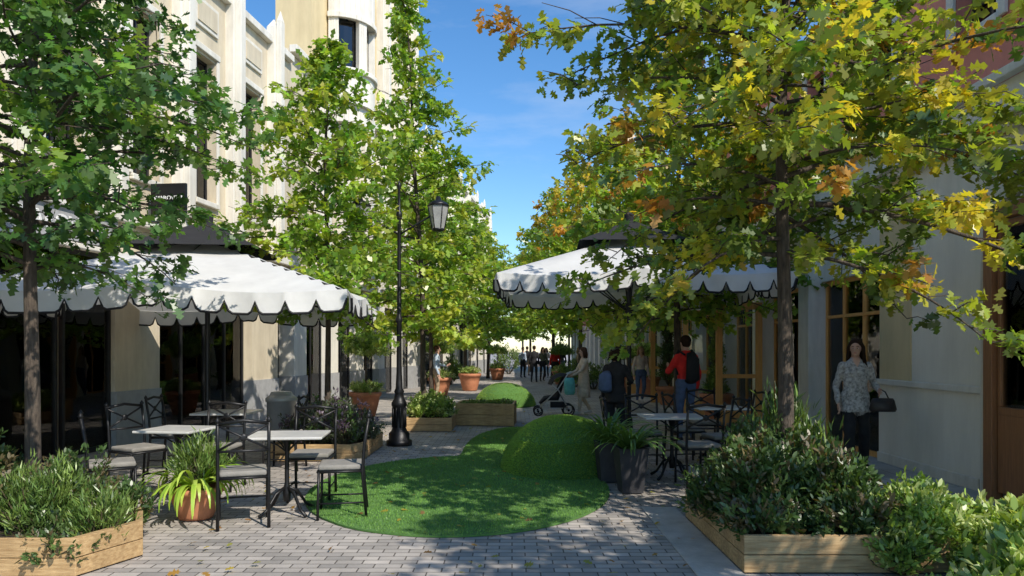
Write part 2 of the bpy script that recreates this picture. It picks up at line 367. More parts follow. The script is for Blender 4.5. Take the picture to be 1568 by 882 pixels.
# ------------------------------------------------------------ shrubs
def shrub(name,blobs,n,size,pal,T=T_OV,parent=None,seed=1,up=.2,soft=.25,stems=True):
    rg=np.random.default_rng(seed); e=parent or empty(name)
    vol=np.array([b[3]*b[4]*b[5] for b in blobs]); vol=vol**.67; vol/=vol.sum(); P=[];D=[];C=[];w=MB()
    pc=np.array([c for c,_ in pal]); pw=np.array([q for _,q in pal]); pw/=pw.sum()
    for bb,f in zip(blobs,vol):
        k=int(n*f); g=max(8,k//22)
        u=rg.normal(0,1,(g,3)); u/=np.linalg.norm(u,axis=1)[:,None]; u[:,2]=np.abs(u[:,2])*1.1-.25
        rr=rg.uniform(.45,1.0,(g,1))**.6*rg.normal(1,soft*.6,(g,1))
        tips=np.array(bb[:3])+u*rr*np.array(bb[3:6]); tips[:,2]=np.maximum(tips[:,2],.03)
        idx=rg.integers(0,g,k); s=rg.random((k,1))**1.5
        base=np.array([bb[0],bb[1],bb[2]-bb[5]*.8])
        dirs=(tips-base); ln=np.linalg.norm(dirs,axis=1)[:,None]; dirs/=ln
        P.append(tips[idx]-dirs[idx]*s*.22*max(.6,bb[5]*2)+rg.normal(0,size*.35,(k,3)))
        D.append(dirs[idx]+rg.normal(0,.6,(k,3))+np.array([0,0,up]))
        cl=pc[rg.choice(len(pc),size=g,p=pw)]*rg.uniform(.7,1.25,(g,1)); C.append(cl[idx]*rg.uniform(.75,1.25,(k,1)))
        if stems:
            for i in range(0,min(g,50)): w.tube([base,(base+tips[i])/2+rg.normal(0,.03,3),tips[i]],[.008,.006,.003],3,cap=False)
    P=np.concatenate(P);D=np.concatenate(D);C=np.concatenate(C);n=len(P); P[:,2]=np.maximum(P[:,2],.02)
    link('foliage',leafmesh(name+'_fol',P,D,rg.normal(0,.6,(n,3))+[0,-.2,.9],size*rg.uniform(.6,1.25,n),C,T,M_leaf2),e)
    if w.v: w.build('stems',M_stem,e)
    return e
S_dark=[((.065,.12,.035),.5),((.1,.16,.045),.3),((.15,.12,.06),.2)]
S_lite=[((.3,.43,.09),.45),((.5,.57,.22),.3),((.17,.28,.06),.25)]
S_mid=[((.13,.22,.05),.6),((.21,.3,.07),.4)]
def planter(name,poly,h,t=.045):
    e=empty(name); b=MB(); n=len(poly); c=np.mean(poly,axis=0)
    inner=[tuple(np.array(p)+(c-np.array(p))/np.linalg.norm(c-np.array(p))*t*1.4) for p in poly]
    for z0,z1 in ((.012,h*.5-.003),(h*.5+.003,h)):
        V=[];F=[]
        for z in (z0,z1):
            V+=[(x,y,z) for x,y in poly]; V+=[(x,y,z) for x,y in inner]
        for i in range(n):
            j=(i+1)%n
            F+=[(i,j,2*n+j,2*n+i),(n+j,n+i,3*n+i,3*n+j),(2*n+i,2*n+j,3*n+j,3*n+i),(j,i,n+i,n+j)]
        b.add(V,F)
    b.build('planks',M_pine,e,bevel=.004)
    s=MB(); s.prism(inner,.01,h-.05); s.build('soil',M_soil,e); return e
planter('wooden_planter',[(-5.9,5.07),(-3.0,5.07),(-2.8,5.6),(-3.3,6.6),(-5.9,6.6)],.27)
planter('wooden_planter',[(1.62,5.15),(3.6,5.15),(3.6,6.9),(1.62,6.9)],.27)
planter('wooden_planter',[(-3.4,10.3),(-2.25,10.3),(-2.1,10.55),(-2.1,12.0),(-3.4,12.0)],.24)
planter('wooden_planter',[(-2.05,14.1),(-1.15,14.1),(-1.15,15.3),(-2.05,15.3)],.26)
planter('wooden_planter',[(-1.17,15.2),(.04,15.0),(.1,16.1),(-1.1,16.3)],.46)
b=MB(); b.box(1.28,1.61,4.9,7.3,.004,.012); b.build('stone_slab',M_kerb)
shrub('rosemary_shrub',[(-4.9,5.7,.35,.55,.4,.5),(-4.1,5.75,.35,.5,.45,.42),(-3.45,5.7,.3,.42,.35,.36),(-3.75,6.3,.35,.4,.3,.45),(-4.6,6.3,.4,.6,.3,.55),(-3.2,6.0,.25,.3,.3,.3),(-3.2,5.2,.18,.3,.2,.2)],26000,.05,S_dark,T_OV,seed=3)
shrub('rosemary_shrub',[(-4.3,5.5,.45,.5,.3,.5),(-3.55,5.55,.38,.4,.3,.42),(-3.05,5.5,.3,.25,.25,.25)],8000,.075,S_mid,T_NEE,seed=4,up=.7)
shrub('dark_leaf_shrub',[(1.95,5.8,.48,.42,.4,.45),(2.45,5.75,.48,.42,.4,.38),(2.2,6.4,.6,.45,.35,.45),(2.75,6.3,.3,.3,.3,.3),(1.85,5.45,.32,.35,.3,.22),(2.5,5.35,.33,.4,.25,.25),(1.75,6.2,.35,.3,.4,.35)],30000,.06,S_dark,T_OV,seed=5)
shrub('light_leaf_shrub',[(2.95,5.35,.3,.38,.36,.33),(3.15,5.85,.26,.36,.36,.28),(2.7,5.15,.16,.22,.2,.2),(3.3,5.1,.15,.3,.28,.22),(3.45,5.5,.2,.25,.3,.3)],17000,.06,S_lite,T_OV,seed=6)
shrub('ornamental_grass',[(2.5,6.8,.5,.3,.15,.8),(2.75,6.75,.35,.2,.15,.6)],2400,.16,S_mid,T_NEE,seed=9,up=1.2)
shrub('variegated_shrub',[(3.15,4.5,.1,.4,.3,.34),(3.6,4.9,.12,.4,.35,.42),(2.75,4.35,.0,.3,.3,.25),(3.9,5.6,.1,.35,.35,.35)],6800,.10,S_lite,T_OV,seed=10)
shrub('purple_sage_shrub',[(-3.0,10.7,.4,.4,.35,.38),(-2.5,10.7,.42,.4,.35,.42),(-2.75,11.4,.5,.5,.4,.45),(-2.3,11.2,.35,.3,.4,.35)],14000,.055,[((.1,.12,.07),.5),((.14,.1,.15),.25),((.1,.17,.05),.25)],T_OV,seed=11)
shrub('box_shrub',[(-1.8,14.5,.4,.3,.3,.32),(-1.4,14.5,.38,.3,.3,.3),(-1.6,15,.45,.35,.3,.3)],9000,.06,S_lite,T_OV,seed=12)
shrub('ground_cover',[(-.8,15.6,.42,.35,.3,.1),(-.25,15.6,.42,.35,.3,.1)],2500,.05,S_mid,T_OV,seed=13)

def strap(name,c,n,L,wd,pal,seed,parent=None,z=.3,droop=1.0):
    rg=np.random.default_rng(seed); e=parent or empty(name); V=[];F=[];C=[]
    for i in range(n):
        a=rg.random()*6.283; l=L*rg.uniform(.6,1.15); el=rg.uniform(.7,1.45); p=np.array([c[0]+.05*math.cos(a),c[1]+.05*math.sin(a),z]); col=np.array(pal[rg.integers(len(pal))])*rg.uniform(.75,1.25)
        o=len(V); K=8; s=np.array([-math.sin(a),math.cos(a),0])
        for k in range(K+1):
            wv=wd*math.sin(math.pi*(.12+.86*k/K))**.6*.5
            V+= [p-s*wv,p+s*wv+np.array([0,0,.004])]; C+=[col*(.8+.4*k/K)]*2
            el-=droop*(.12+.28*k/K); p=p+np.array([math.cos(a)*math.cos(el),math.sin(a)*math.cos(el),math.sin(el)])*l/K
            p[2]=max(p[2],.03)
        for k in range(K): F.append((o+2*k,o+2*k+1,o+2*k+3,o+2*k+2))
    me=bpy.data.meshes.new(name); me.from_pydata([tuple(v) for v in V],[],F); at=me.color_attributes.new('Col','FLOAT_COLOR','POINT')
    at.data.foreach_set('color',np.column_stack([np.array(C),np.ones(len(C))]).astype(np.float32).reshape(-1)); me.materials.append(M_leaf2)
    me.polygons.foreach_set('use_smooth',[True]*len(me.polygons)); link('leaves',me,e); return e
def pot(name,c,r,h,m=M_terra,round_=True):
    e=empty(name); b=MB()
    if round_: b.lathe([(r*.62,.012),(r*.66,.04),(r*.86,h*.55),(r*.93,h*.82),(r*1.02,h*.83),(r*1.05,h*.97),(r*1.0,h),(r*.88,h),(r*.84,h*.88)],c,28)
    else: b.lathe([(r*.95,.012),(r*1.35,h*.97),(r*1.4,h),(r*1.25,h),(r*1.2,h*.9)],c,4,rot=math.pi/4+.1)
    b.build('pot_body',m,e,smooth=round_); s=MB(); s.lathe([(r*.5,h*.86),(r*(.86 if round_ else 1.22),h*.87)],c,16 if round_ else 4,rot=math.pi/4+.1); s.build('soil',M_soil,e); return e
e=pot('terracotta_pot',(-2.93,6.85),.24,.3); strap('x',(-2.93,6.85),80,.62,.036,[(.34,.5,.06),(.24,.4,.05),(.45,.58,.1)],1,e,.26,1.25)
shrub('x',[(-2.93,6.95,.5,.28,.22,.3)],1500,.09,S_mid,T_NEE,parent=e,seed=21,up=.8)
e=pot('square_plant_pot',(1.3,8.1),.17,.5,M_dpot,False); strap('x',(1.3,8.1),90,.55,.03,[(.1,.19,.045),(.15,.25,.055),(.08,.15,.04)],2,e,.45,.8)
e=pot('square_plant_pot',(1.14,8.75),.15,.48,M_dpot,False); strap('x',(1.14,8.75),80,.6,.028,[(.1,.19,.045),(.15,.25,.055)],3,e,.45,.7)
def topiary(c,pr,ph,ball,br,seed,under=True):
    e=pot('terracotta_pot',c,pr,ph)
    w=MB(); w.tube([(c[0],c[1],ph*.8),(c[0]+.02,c[1],(ph+ball)/2),(c[0],c[1],ball)],[.025,.022,.02],6); w.build('stem',M_bark,e)
    shrub('x',[(c[0],c[1],ball,br,br,br*.8),(c[0]+br*.4,c[1],ball-.05,br*.7,br*.7,br*.6),(c[0]-br*.4,c[1],ball-.02,br*.7,br*.7,br*.6)],6500,.07,S_lite if seed%2 else S_mid,T_OV,parent=e,seed=seed,stems=False)
    if under: shrub('x',[(c[0],c[1],ph+.08,pr*1.1,pr*1.1,.2)],2500,.06,[((.34,.44,.14),.6),((.6,.58,.35),.2),((.18,.28,.07),.2)],T_OV,parent=e,seed=seed+40,stems=False)
topiary((-3.42,17.2),.36,.58,1.6,.5,1)
topiary((-2.45,25.0),.4,.62,1.6,.5,3); topiary((-1.6,28),.42,.66,1.75,.6,5); topiary((-.75,38),.4,.6,1.5,.5,7)
topiary((4.5,24.5),.42,.66,1.5,.45,9); topiary((4.1,27),.4,.6,1.4,.45,2); topiary((2.2,33),.4,.6,1.5,.5,4)
e=pot('terracotta_pot',(4.6,16.6),.36,.58); shrub('x',[(4.6,16.6,.95,.2,.2,.5),(4.6,16.6,1.5,.18,.18,.5),(4.6,16.6,2.0,.14,.14,.45),(4.6,16.6,.68,.3,.3,.2)],7000,.06,S_mid,T_OV,parent=e,seed=31)
e=pot('terracotta_pot',(4.4,20.8),.33,.52); shrub('x',[(4.4,20.8,.95,.25,.25,.5),(4.4,20.8,1.5,.2,.2,.5),(4.4,20.8,2.1,.16,.16,.5)],5000,.07,S_dark,T_OV,parent=e,seed=32)
shrub('hedge',[(3.2,29,.5,1.0,.6,.7),(2.6,31,.5,1,.6,.8),(-2.8,33,.6,.6,.8,.9),(-.2,47,.8,1.2,.8,1.1)],9000,.1,S_mid,T_OV,seed=33)

# ------------------------------------------------------------ left buildings
th=-math.atan(.122)
def matL():
    M=np.eye(4); c,s=math.cos(th),math.sin(th); M[:2,:2]=[[c,-s],[s,c]]; M[:3,3]=(-7.7,0,0); return M
ML=matL()
class Bld:
    def __init__(s,name,M): s.e=empty(name); s.M=M; s.p={}
    def __getitem__(s,k):
        if k not in s.p: s.p[k]=MB(s.M)
        return s.p[k]
    def done(s,mats,bev={}):
        for k,b in s.p.items(): b.build(k,mats[k],s.e,bevel=bev.get(k,0))
MATS=dict(walls=M_cream,upper_walls=M_yell,pilasters=M_white,trim=M_white,frames=M_frame,glass=M_glass,window_glass=M_glass2,dado=M_grey,interior=M_int,interior_dark=M_intd,goods=M_shelf,roof=M_grey,wood=M_woodor,dark_wood=M_woodbr,pink=M_pink,white_wall=M_wall,signs=M_black,blinds=M_wall,ceiling_lamps=M_lampe)
BEV=dict(pilasters=.012,trim=.012,frames=.004,wood=.006,dark_wood=.006)
def glaze(B,y0,y1,z0,z1,x,n=2,fr='frames',trans=True):
    w=.05; F=B[fr]; F.box(x-.04,x+.03,y0,y1,z0,z0+.08); F.box(x-.04,x+.03,y0,y1,z1-.07,z1)
    for i in range(n+1):
        y=y0+(y1-y0)*i/n; y=min(max(y,y0+w/2),y1-w/2); F.box(x-.038,x+.033,y-w/2,y+w/2,z0+.082,z1-.072)
    if trans and z1-z0>2.3: F.box(x-.036,x+.028,y0+w+.003,y1-w-.003,z1-.62,z1-.57)
    B['glass'].box(x-.006,x+.004,y0+.02,y1-.02,z0+.04,z1-.03)
def win(B,y0,y1,z0,z1,wk,ya,yb,za,zb,xw=0,t=.3,sill=True):
    W=B[wk]
    W.box(xw-t,xw,ya,y0,za,zb); W.box(xw-t,xw,y1,yb,za,zb); W.box(xw-t,xw,y0,y1,za,z0); W.box(xw-t,xw,y0,y1,z1,zb)
    x=xw-.2; F=B['frames']; w=.05
    for a,b_ in ((y0,y0+w),(y1-w,y1),((y0+y1)/2-.02,(y0+y1)/2+.02)): F.box(x-.03,x+.03,a,b_,z0,z1)
    for z in np.linspace(z0,z1-.05,4): F.box(x-.028,x+.034,y0+w,y1-w,z,z+.045)
    B['window_glass'].box(x-.008,x+.006,y0+.01,y1-.01,z0+.01,z1-.01)
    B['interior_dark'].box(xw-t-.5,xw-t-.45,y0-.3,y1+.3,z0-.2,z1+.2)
    if sill: B['trim'].box(xw+.003,xw+.08,y0-.05,y1+.05,z0-.1,z0)
def pil(B,y0,y1,z0,z1,x=.3,cap=True,xw=0,key='pilasters'):
    w=y1-y0
    B[key].box(xw-.02,xw+x*.6,y0,y1,z0,z1); B[key].box(xw+x*.6,xw+x,y0+w*.22,y1-w*.22,z0+.2,z1+.15)
    if cap: B[key].pyramid(xw-.02,xw+x*.6,y0,y1,z1,z1+.25); B[key].pyramid(xw+x*.6-.001,xw+x,y0+w*.22,y1-w*.22,z1+.15,z1+.45)
A=Bld('cream_shop_building',ML)
HA=8.9
def pier(B,y0,y1,zt=3.5,key='walls',x=0.0,d=.9):
    B['dado'].box(-.35,x+.03,y0,y1,0,d); B[key].box(-.35,x,y0+.01,y1-.01,d,zt)
A['walls'].box(-.35,.02,1,18.3,3.05,3.75)
A['trim'].box(.023,.16,1,18.3,3.6,3.75); A['trim'].box(.023,.1,1,18.3,3.05,3.12)
glaze(A,3,9.0,.0,3.05,-.1,3); glaze(A,9.1,10.6,.0,3.05,-.1,1); glaze(A,10.7,11.75,0,3.05,-.1,1)
pier(A,1,3); pier(A,11.75,12.95,3.05); glaze(A,12.95,16.1,0,3.05,-.1,4); pier(A,16.1,17.4,3.05,x=.12); pier(A,9.0,9.1,3.05)
glaze(A,17.4,18.3,0,3.05,-.3,1)
A['interior'].box(-2.4,-2.3,1,18.3,0,3.4); A['interior'].box(-2.29,-.35,1,18.3,3.06,3.4); A['interior'].box(-2.3,-.3,1,18.3,.0,.03)
for y in (11.9,16.4): A['interior'].box(-2.29,-.36,y,y+.1,0.03,3.05)
for y in np.arange(6,18,1.5): A['ceiling_lamps'].box(-1.5,-1.2,y,y+.5,3.02,3.055)
rgi=np.random.default_rng(3)
for y in np.arange(4,18,.9):
    for z in (.5,1.0,1.5,2.0):
        A['dark_wood'].box(-2.28,-1.95,y,y+.75,z,z+.03)
        for q in range(3):
            yy=y+.05+q*.23; A['goods'].box(-2.25,-2.0,yy,yy+.1+.08*rgi.random(),z+.03,z+.12+.2*rgi.random())
for y in (8.2,9.2,9.75,10.15,13.2,14.0,14.8,17.6):
    hh_=.65+.4*rgi.random(); A['goods'].box(-.62,-.22,y,y+.4,.03,hh_); A['goods'].box(-.5,-.32,y+.1,y+.27,hh_+.01,hh_+.2+.1*rgi.random())
    A['dark_wood'].box(-.9,-.7,y+.05,y+.35,.03,hh_+.3)
def curtain(B,y0,y1,x=-.25,z0=.08,z1=2.95):
    n=int((y1-y0)/.025); V=[];F=[]
    for i in range(n+1):
        y=y0+(y1-y0)*i/n; dx=.03*math.sin(y*42)+.012*math.sin(y*17); V+=[(x+dx,y,z0),(x+dx*.7,y,z1)]
    F=[(2*i,2*i+2,2*i+3,2*i+1) for i in range(n)]; B['blinds'].add(V,F)
curtain(A,10.78,11.45); curtain(A,15.3,16.0); curtain(A,12.98,13.25); curtain(A,7.0,7.7)
yb=1.9; SP=1.9
while yb<16.5:
    pil(A,yb,yb+.36,3.752,HA+.1)
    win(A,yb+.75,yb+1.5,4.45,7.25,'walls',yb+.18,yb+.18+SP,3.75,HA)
    A['trim'].box(.003,.07,yb+.66,yb+1.59,7.3,7.42); A['trim'].box(.003,.05,yb+.66,yb+.74,4.45,7.3); A['trim'].box(.003,.05,yb+1.51,yb+1.59,4.45,7.3)
    A['trim'].box(.003,.05,yb+.7,yb+1.55,7.75,8.3); A['walls'].box(.051,.07,yb+.78,yb+1.47,7.83,8.22)
    yb+=SP
A['walls'].box(-.3,0,1,2.08,3.75,HA); A['walls'].box(-.3,-.003,yb+.18,18.3,3.75,HA); pil(A,min(yb,17.9),min(yb,17.9)+.36,3.752,HA+.1)
A['trim'].box(.003,.14,1,18.3,HA-.28,HA-.12); A['walls'].box(-9,-.301,17.9,18.3,0,HA); A['walls'].box(-9,-.301,1,1.4,0,HA); A['roof'].box(-9,-.302,1.4,17.9,HA-.6,HA-.4); A['walls'].box(-9,-8.7,1.4,17.9,0,HA-.6)
A['signs'].box(.12,.74,12.5,12.56,3.85,4.35); A['dado'].box(.022,.09,8.6,11.7,3.14,3.58)
A.done(MATS,BEV)
def text(s,size,loc,rot,m,parent,name='sign_lettering'):
    cu=bpy.data.curves.new(name,'FONT'); cu.body=s; cu.size=size; cu.extrude=.008; ob=bpy.data.objects.new(name,cu); scene.collection.objects.link(ob)
    ob.location=loc; ob.rotation_euler=rot; cu.materials.append(m); ob.parent=parent
M_letw=mat('sign_white',(.9,.9,.88),rough=.5)
def LW(x,y,z): p=ML@np.array([x,y,z,1]); return tuple(p[:3])
text('SWAROVSKI',.34,LW(.1,9.4,3.24),(math.pi/2,0,math.pi/2+th),M_letw,A.e)
text('SWAROVSKI',.1,LW(.14,12.48,4.07),(math.pi/2,0,th),M_letw,A.e)

Bt=Bld('tower_building',ML)
Bt['walls'].box(-.35,.02,18.301,31.2,3.05,3.6); Bt['trim'].box(.023,.16,18.3,31.2,3.45,3.6)
y=18.4
while y<31:
    pier(Bt,y,y+.8,3.05,'pilasters',.08); glaze(Bt,y+.8,min(y+2.3,31.2),0,3.05,-.15,2); y+=2.3
Bt['interior'].box(-1.7,-1.6,18.4,31.2,0,3.4); Bt['interior'].box(-1.59,-.35,18.4,31.2,3.06,3.4)
for y in np.arange(18.8,30.5,1.1):
    for z in (.5,1.0,1.5): Bt['goods'].box(-1.0,-.6,y,y+.6,z,z+.25)
y=19.7
Bt['walls'].box(-.35,0,18.301,19.7,3.6,9.0)
i=0
while y<31:
    y2=min(y+1.9,31.2)
    win(Bt,y+.75,y+1.45,4.3,7.4,'walls',y,y2,3.6,9.0)
    if y2-y>1.6:
        if i not in (0,): win(Bt,y+.75,y+1.45,9.8,13.2,'upper_walls',y,y2,9.0,15.2)
        else: Bt['upper_walls'].box(-.3,0,y,y2,9,15.2)
    pil(Bt,y-.02,y+.5,3.602,9.2 if y<23 else 15.4,.42,True); y+=1.9; i+=1
Bt['upper_walls'].box(-1.0,-.301,19.7,19.95,9.0,15.2); Bt['upper_walls'].box(-1.0,-.8,19.95,31.2,9.0,15.2); Bt['upper_walls'].box(-.8,-.301,30.95,31.2,9,15.2); Bt['roof'].box(-.8,-.301,19.96,30.94,15.0,15.1)
Bt['walls'].box(-9,-.351,30.9,31.2,0,9); Bt['walls'].box(-9,-8.7,18.31,30.9,0,9);Bt['roof'].box(-9,-1.01,18.31,30.9,8.8,9.0)
Bt['trim'].box(.003,.2,18.3,31.2,8.9,9.08)
cyb=21.75; rb=.98
bb=Bt['trim']
def ring(b,r0,r1,z0,z1,c,a0=-math.pi/2,a1=math.pi/2,n=20):
    for k in range(n):
        a=a0+(a1-a0)*k/n; a2=a0+(a1-a0)*(k+1)/n
        P=[(c[0]+r*math.cos(t),c[1]+r*math.sin(t)) for r,t in ((r0,a),(r1,a),(r1,a2),(r0,a2))]
        V=[(x,y,z0) for x,y in P]+[(x,y,z1) for x,y in P]; b.add(V,[(0,3,2,1),(4,5,6,7),(0,1,5,4),(1,2,6,5),(2,3,7,6),(3,0,4,7)])
cb=(.05,cyb)
ring(bb,.0,rb*.6,7.4,8.0,cb); ring(bb,0,rb*.85,8.0,8.5,cb); ring(bb,.8,rb,8.5,9.5,cb)
for a in np.linspace(-90,66,4):
    aa=math.radians(a); ring(bb,.8,rb,9.5,10.9,cb,aa-.0,aa+math.radians(17),4)
ring(bb,.8,rb,9.5,10.9,cb,math.radians(82),math.pi/2,2)
ring(bb,.8,rb,10.9,15.3,cb); ring(bb,rb,rb+.07,10.85,11.0,cb); ring(bb,rb,rb+.09,9.35,9.48,cb); ring(bb,rb,rb+.12,13.2,13.4,cb)
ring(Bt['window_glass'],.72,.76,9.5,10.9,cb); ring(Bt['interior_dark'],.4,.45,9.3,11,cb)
Bt.done(MATS,BEV)

C=Bld('white_shop_building',ML)
y=31.3
while y<50:
    pier(C,y,y+.7,3.1,'pilasters',.08); glaze(C,y+.7,y+2.6,0,3.1,-.15,2)
    win(C,y+1.2,y+2.1,4.2,6.4,'white_wall',y,y+2.6,3.1,7.0); win(C,y+1.2,y+2.1,7.6,9.4,'white_wall',y,y+2.6,7.0,10.6); pil(C,y+.1,y+.5,3.6,10.7,.3); y+=2.6
C['interior'].box(-2.5,-2.4,31.3,51,0,3.1); C['trim'].box(.003,.2,31.3,50,10.3,10.5); C['trim'].box(.003,.2,31.3,50,3.3,3.5)
C['white_wall'].box(-9,-.301,31.3,31.6,0,10.6); C['white_wall'].box(-9,-8.7,31.6,52,0,10.6); C['roof'].box(-8.7,-.301,31.6,52,10.1,10.2)
C.done(MATS,BEV)

# ------------------------------------------------------------ right buildings
MR=np.eye(4); MR[0,0]=-1; MR[0,3]=5.2
R=Bld('pink_arcade_building',MR); W=R['white_wall']
HR=6.75
ya,yb_=6.15,7.85; r=(yb_-ya)/2; cz=2.35; cyy=(ya+yb_)/2
W.box(-.35,0,5,ya,1.1,3.85); W.box(-.35,0,yb_,9.6,1.1,3.85)
W.box(-.35,.03,5,ya,0,1.1); W.box(-.35,.03,yb_,10.4,0,1.1)
W.box(-.35,0,ya,yb_,3.3,3.85)
n=16
for k in range(n):
    a=math.pi*k/n; a2=math.pi*(k+1)/n
    y1,z1=cyy+r*math.cos(a),cz+r*math.sin(a); y2,z2=cyy+r*math.cos(a2),cz+r*math.sin(a2)
    z1=min(z1,3.29); z2=min(z2,3.29)
    V=[(-.35,y1,z1),(0,y1,z1),(0,y2,z2),(-.35,y2,z2),(-.35,y1,3.3),(0,y1,3.3),(0,y2,3.3),(-.35,y2,3.3)]
    W.add(V,[(0,3,2,1),(4,5,6,7),(0,1,5,4),(1,2,6,5),(2,3,7,6),(3,0,4,7)])
for rr_,xx in ((r+.03,.05),(r+.16,.09)):
    pts=[(xx-.04,cyy+rr_*math.cos(t),cz+rr_*math.sin(t)) for t in np.linspace(0,math.pi,25)]
    pts=[(xx-.04,cyy+rr_,0.0)]+[(xx-.04,cyy+rr_,1.2)]+pts+[(xx-.04,cyy-rr_,1.2),(xx-.04,cyy-rr_,0)]
    R['trim'].tube(pts,[(.07,.05)]*len(pts),8,lat=(1,0,0))
R['dark_wood'].box(-.3,-.22,ya,yb_,0,2.3)
R['dark_wood'].box(.13,.25,7.62,7.76,0,3.05); R['dark_wood'].box(.13,.25,6.2,6.34,0,3.05); R['dark_wood'].box(.131,.249,6.34,7.62,2.9,3.04)
R['dark_wood'].box(.14,.2,6.36,7.6,.1,.9); glaze(R,6.36,7.6,.9,2.88,.17,2,'dark_wood',False)
R['glass'].box(-.26,-.25,ya,yb_,2.3,3.2)
R['trim'].box(.031,.075,yb_+.22,10.4,1.08,1.16); R['trim'].box(.031,.07,5,ya-.2,1.08,1.16)
R['trim'].box(.032,.06,yb_+.3,10.4,0,.14)
R['upper_walls'].box(-.35,.02,9.6,10.4,1.1,3.85)
R['trim'].box(.003,.12,5,18,3.852,3.95); R['trim'].box(.003,.2,5,18,3.953,4.03)
R['white_wall'].box(-.35,0.001,5,18,4.032,4.4) ; R['trim'].box(.004,.12,5,18,4.4,4.5)
R['white_wall'].box(-.35,0,5,18,3.852,4.03)
yy=5.0
while yy<17.9:
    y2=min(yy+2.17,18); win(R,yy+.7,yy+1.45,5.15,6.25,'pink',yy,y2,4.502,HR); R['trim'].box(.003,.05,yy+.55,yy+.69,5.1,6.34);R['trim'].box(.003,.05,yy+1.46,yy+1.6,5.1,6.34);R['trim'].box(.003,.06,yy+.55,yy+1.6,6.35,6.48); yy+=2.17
R['trim'].box(.003,.2,5,18,HR,HR+.15); R['roof'].box(-7,-.351,5.3,17.7,HR-.4,HR-.2)
R['pink'].box(-7,-.351,5,5.3,0,HR); R['pink'].box(-7,-.351,17.7,18,0,HR)
def rshop(B,y0,y1,wall='white_wall',fr='wood'):
    y=y0
    while y<y1-.5:
        ye=min(y+2.45,y1); glaze(B,y,ye-.45,0.0,2.7,-.1,3,fr)
        B['pilasters'].box(-.3,.22,ye-.45,ye,0,3.2); B['trim'].box(.221,.28,ye-.5,ye+.05,2.9,3.05); B['trim'].box(.221,.27,ye-.48,ye+.03,0,.2)
        B[wall].box(-.3,0,y,ye-.45,2.7,3.2); B[wall].box(-.3,-.003,y,ye,3.2,3.85); y+=2.45
    B['interior'].box(-1.7,-1.6,y0,y1,0,3.3); B['interior'].box(-1.59,-.31,y0,y1,3.2,3.3)
    for q in np.arange(y0+.4,y1-.5,.9):
        B['goods'].box(-.7,-.3,q,q+.45,0,.7); B['goods'].box(-.6,-.4,q+.1,q+.3,.7,1.1)
        B['dark_wood'].box(-1.58,-1.3,q,q+.7,1.5,1.56);B['goods'].box(-1.58,-1.35,q+.1,q+.5,1.56,1.9)
    for q in np.arange(y0+1.3,y1-1,2.45): curtain(B,q,q+.5,-.24,.1,2.65)
rshop(R,10.4,18)
for y in (11.2,13.6,16.0): R['ceiling_lamps'].box(-1.1,-.8,y,y+.5,3.15,3.19)
R.done(MATS,BEV)
def door_leaf(y,ang,x=4.95):
    e=empty('open_wooden_door',(x,y,0),ang); b=MB(); g=MB()
    for a0,a1,z0,z1 in ((0,.13,0.02,2.5),(.77,.9,0.02,2.5),(.132,.768,.02,.35),(.132,.768,2.36,2.5),(.132,.768,1.0,1.08)): b.box(a0,a1,-.025,.025,z0,z1)
    g.box(.132,.768,-.004,.004,.35,2.36); b.build('door_frame',M_woodor,e,bevel=.005); g.build('door_glass',M_glass,e)
for y,a in ((14.6,math.radians(175)),(17.4,math.radians(168)),(21.5,math.radians(176)),(26,math.radians(176))): door_leaf(y,a)
def rblock(name,y0,y1,h,wall,n):
    B=Bld(name,MR); rshop(B,y0,y1,wall,'wood' if n%2 else 'frames')
    y=y0
    while y<y1-.5:
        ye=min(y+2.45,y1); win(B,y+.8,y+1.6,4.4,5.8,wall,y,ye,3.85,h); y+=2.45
    B['trim'].box(.003,.22,y0,y1,h-.25,h); B['trim'].box(.003,.14,y0,y1,3.86,4.0); B['roof'].box(-7,-.31,y0+.3,y1-.3,h-.4,h-.2); B[wall].box(-7,-.31,y0,y0+.3,0,h); B[wall].box(-7,-.31,y1-.3,y1,0,h); B.done(MATS,BEV)
rblock('ochre_shop_building',18.01,32.7,6.6,'upper_walls',1); rblock('white_shop_building',32.75,47.45,7,'white_wall',0); rblock('pink_shop_building',47.5,62.2,7,'pink',1)

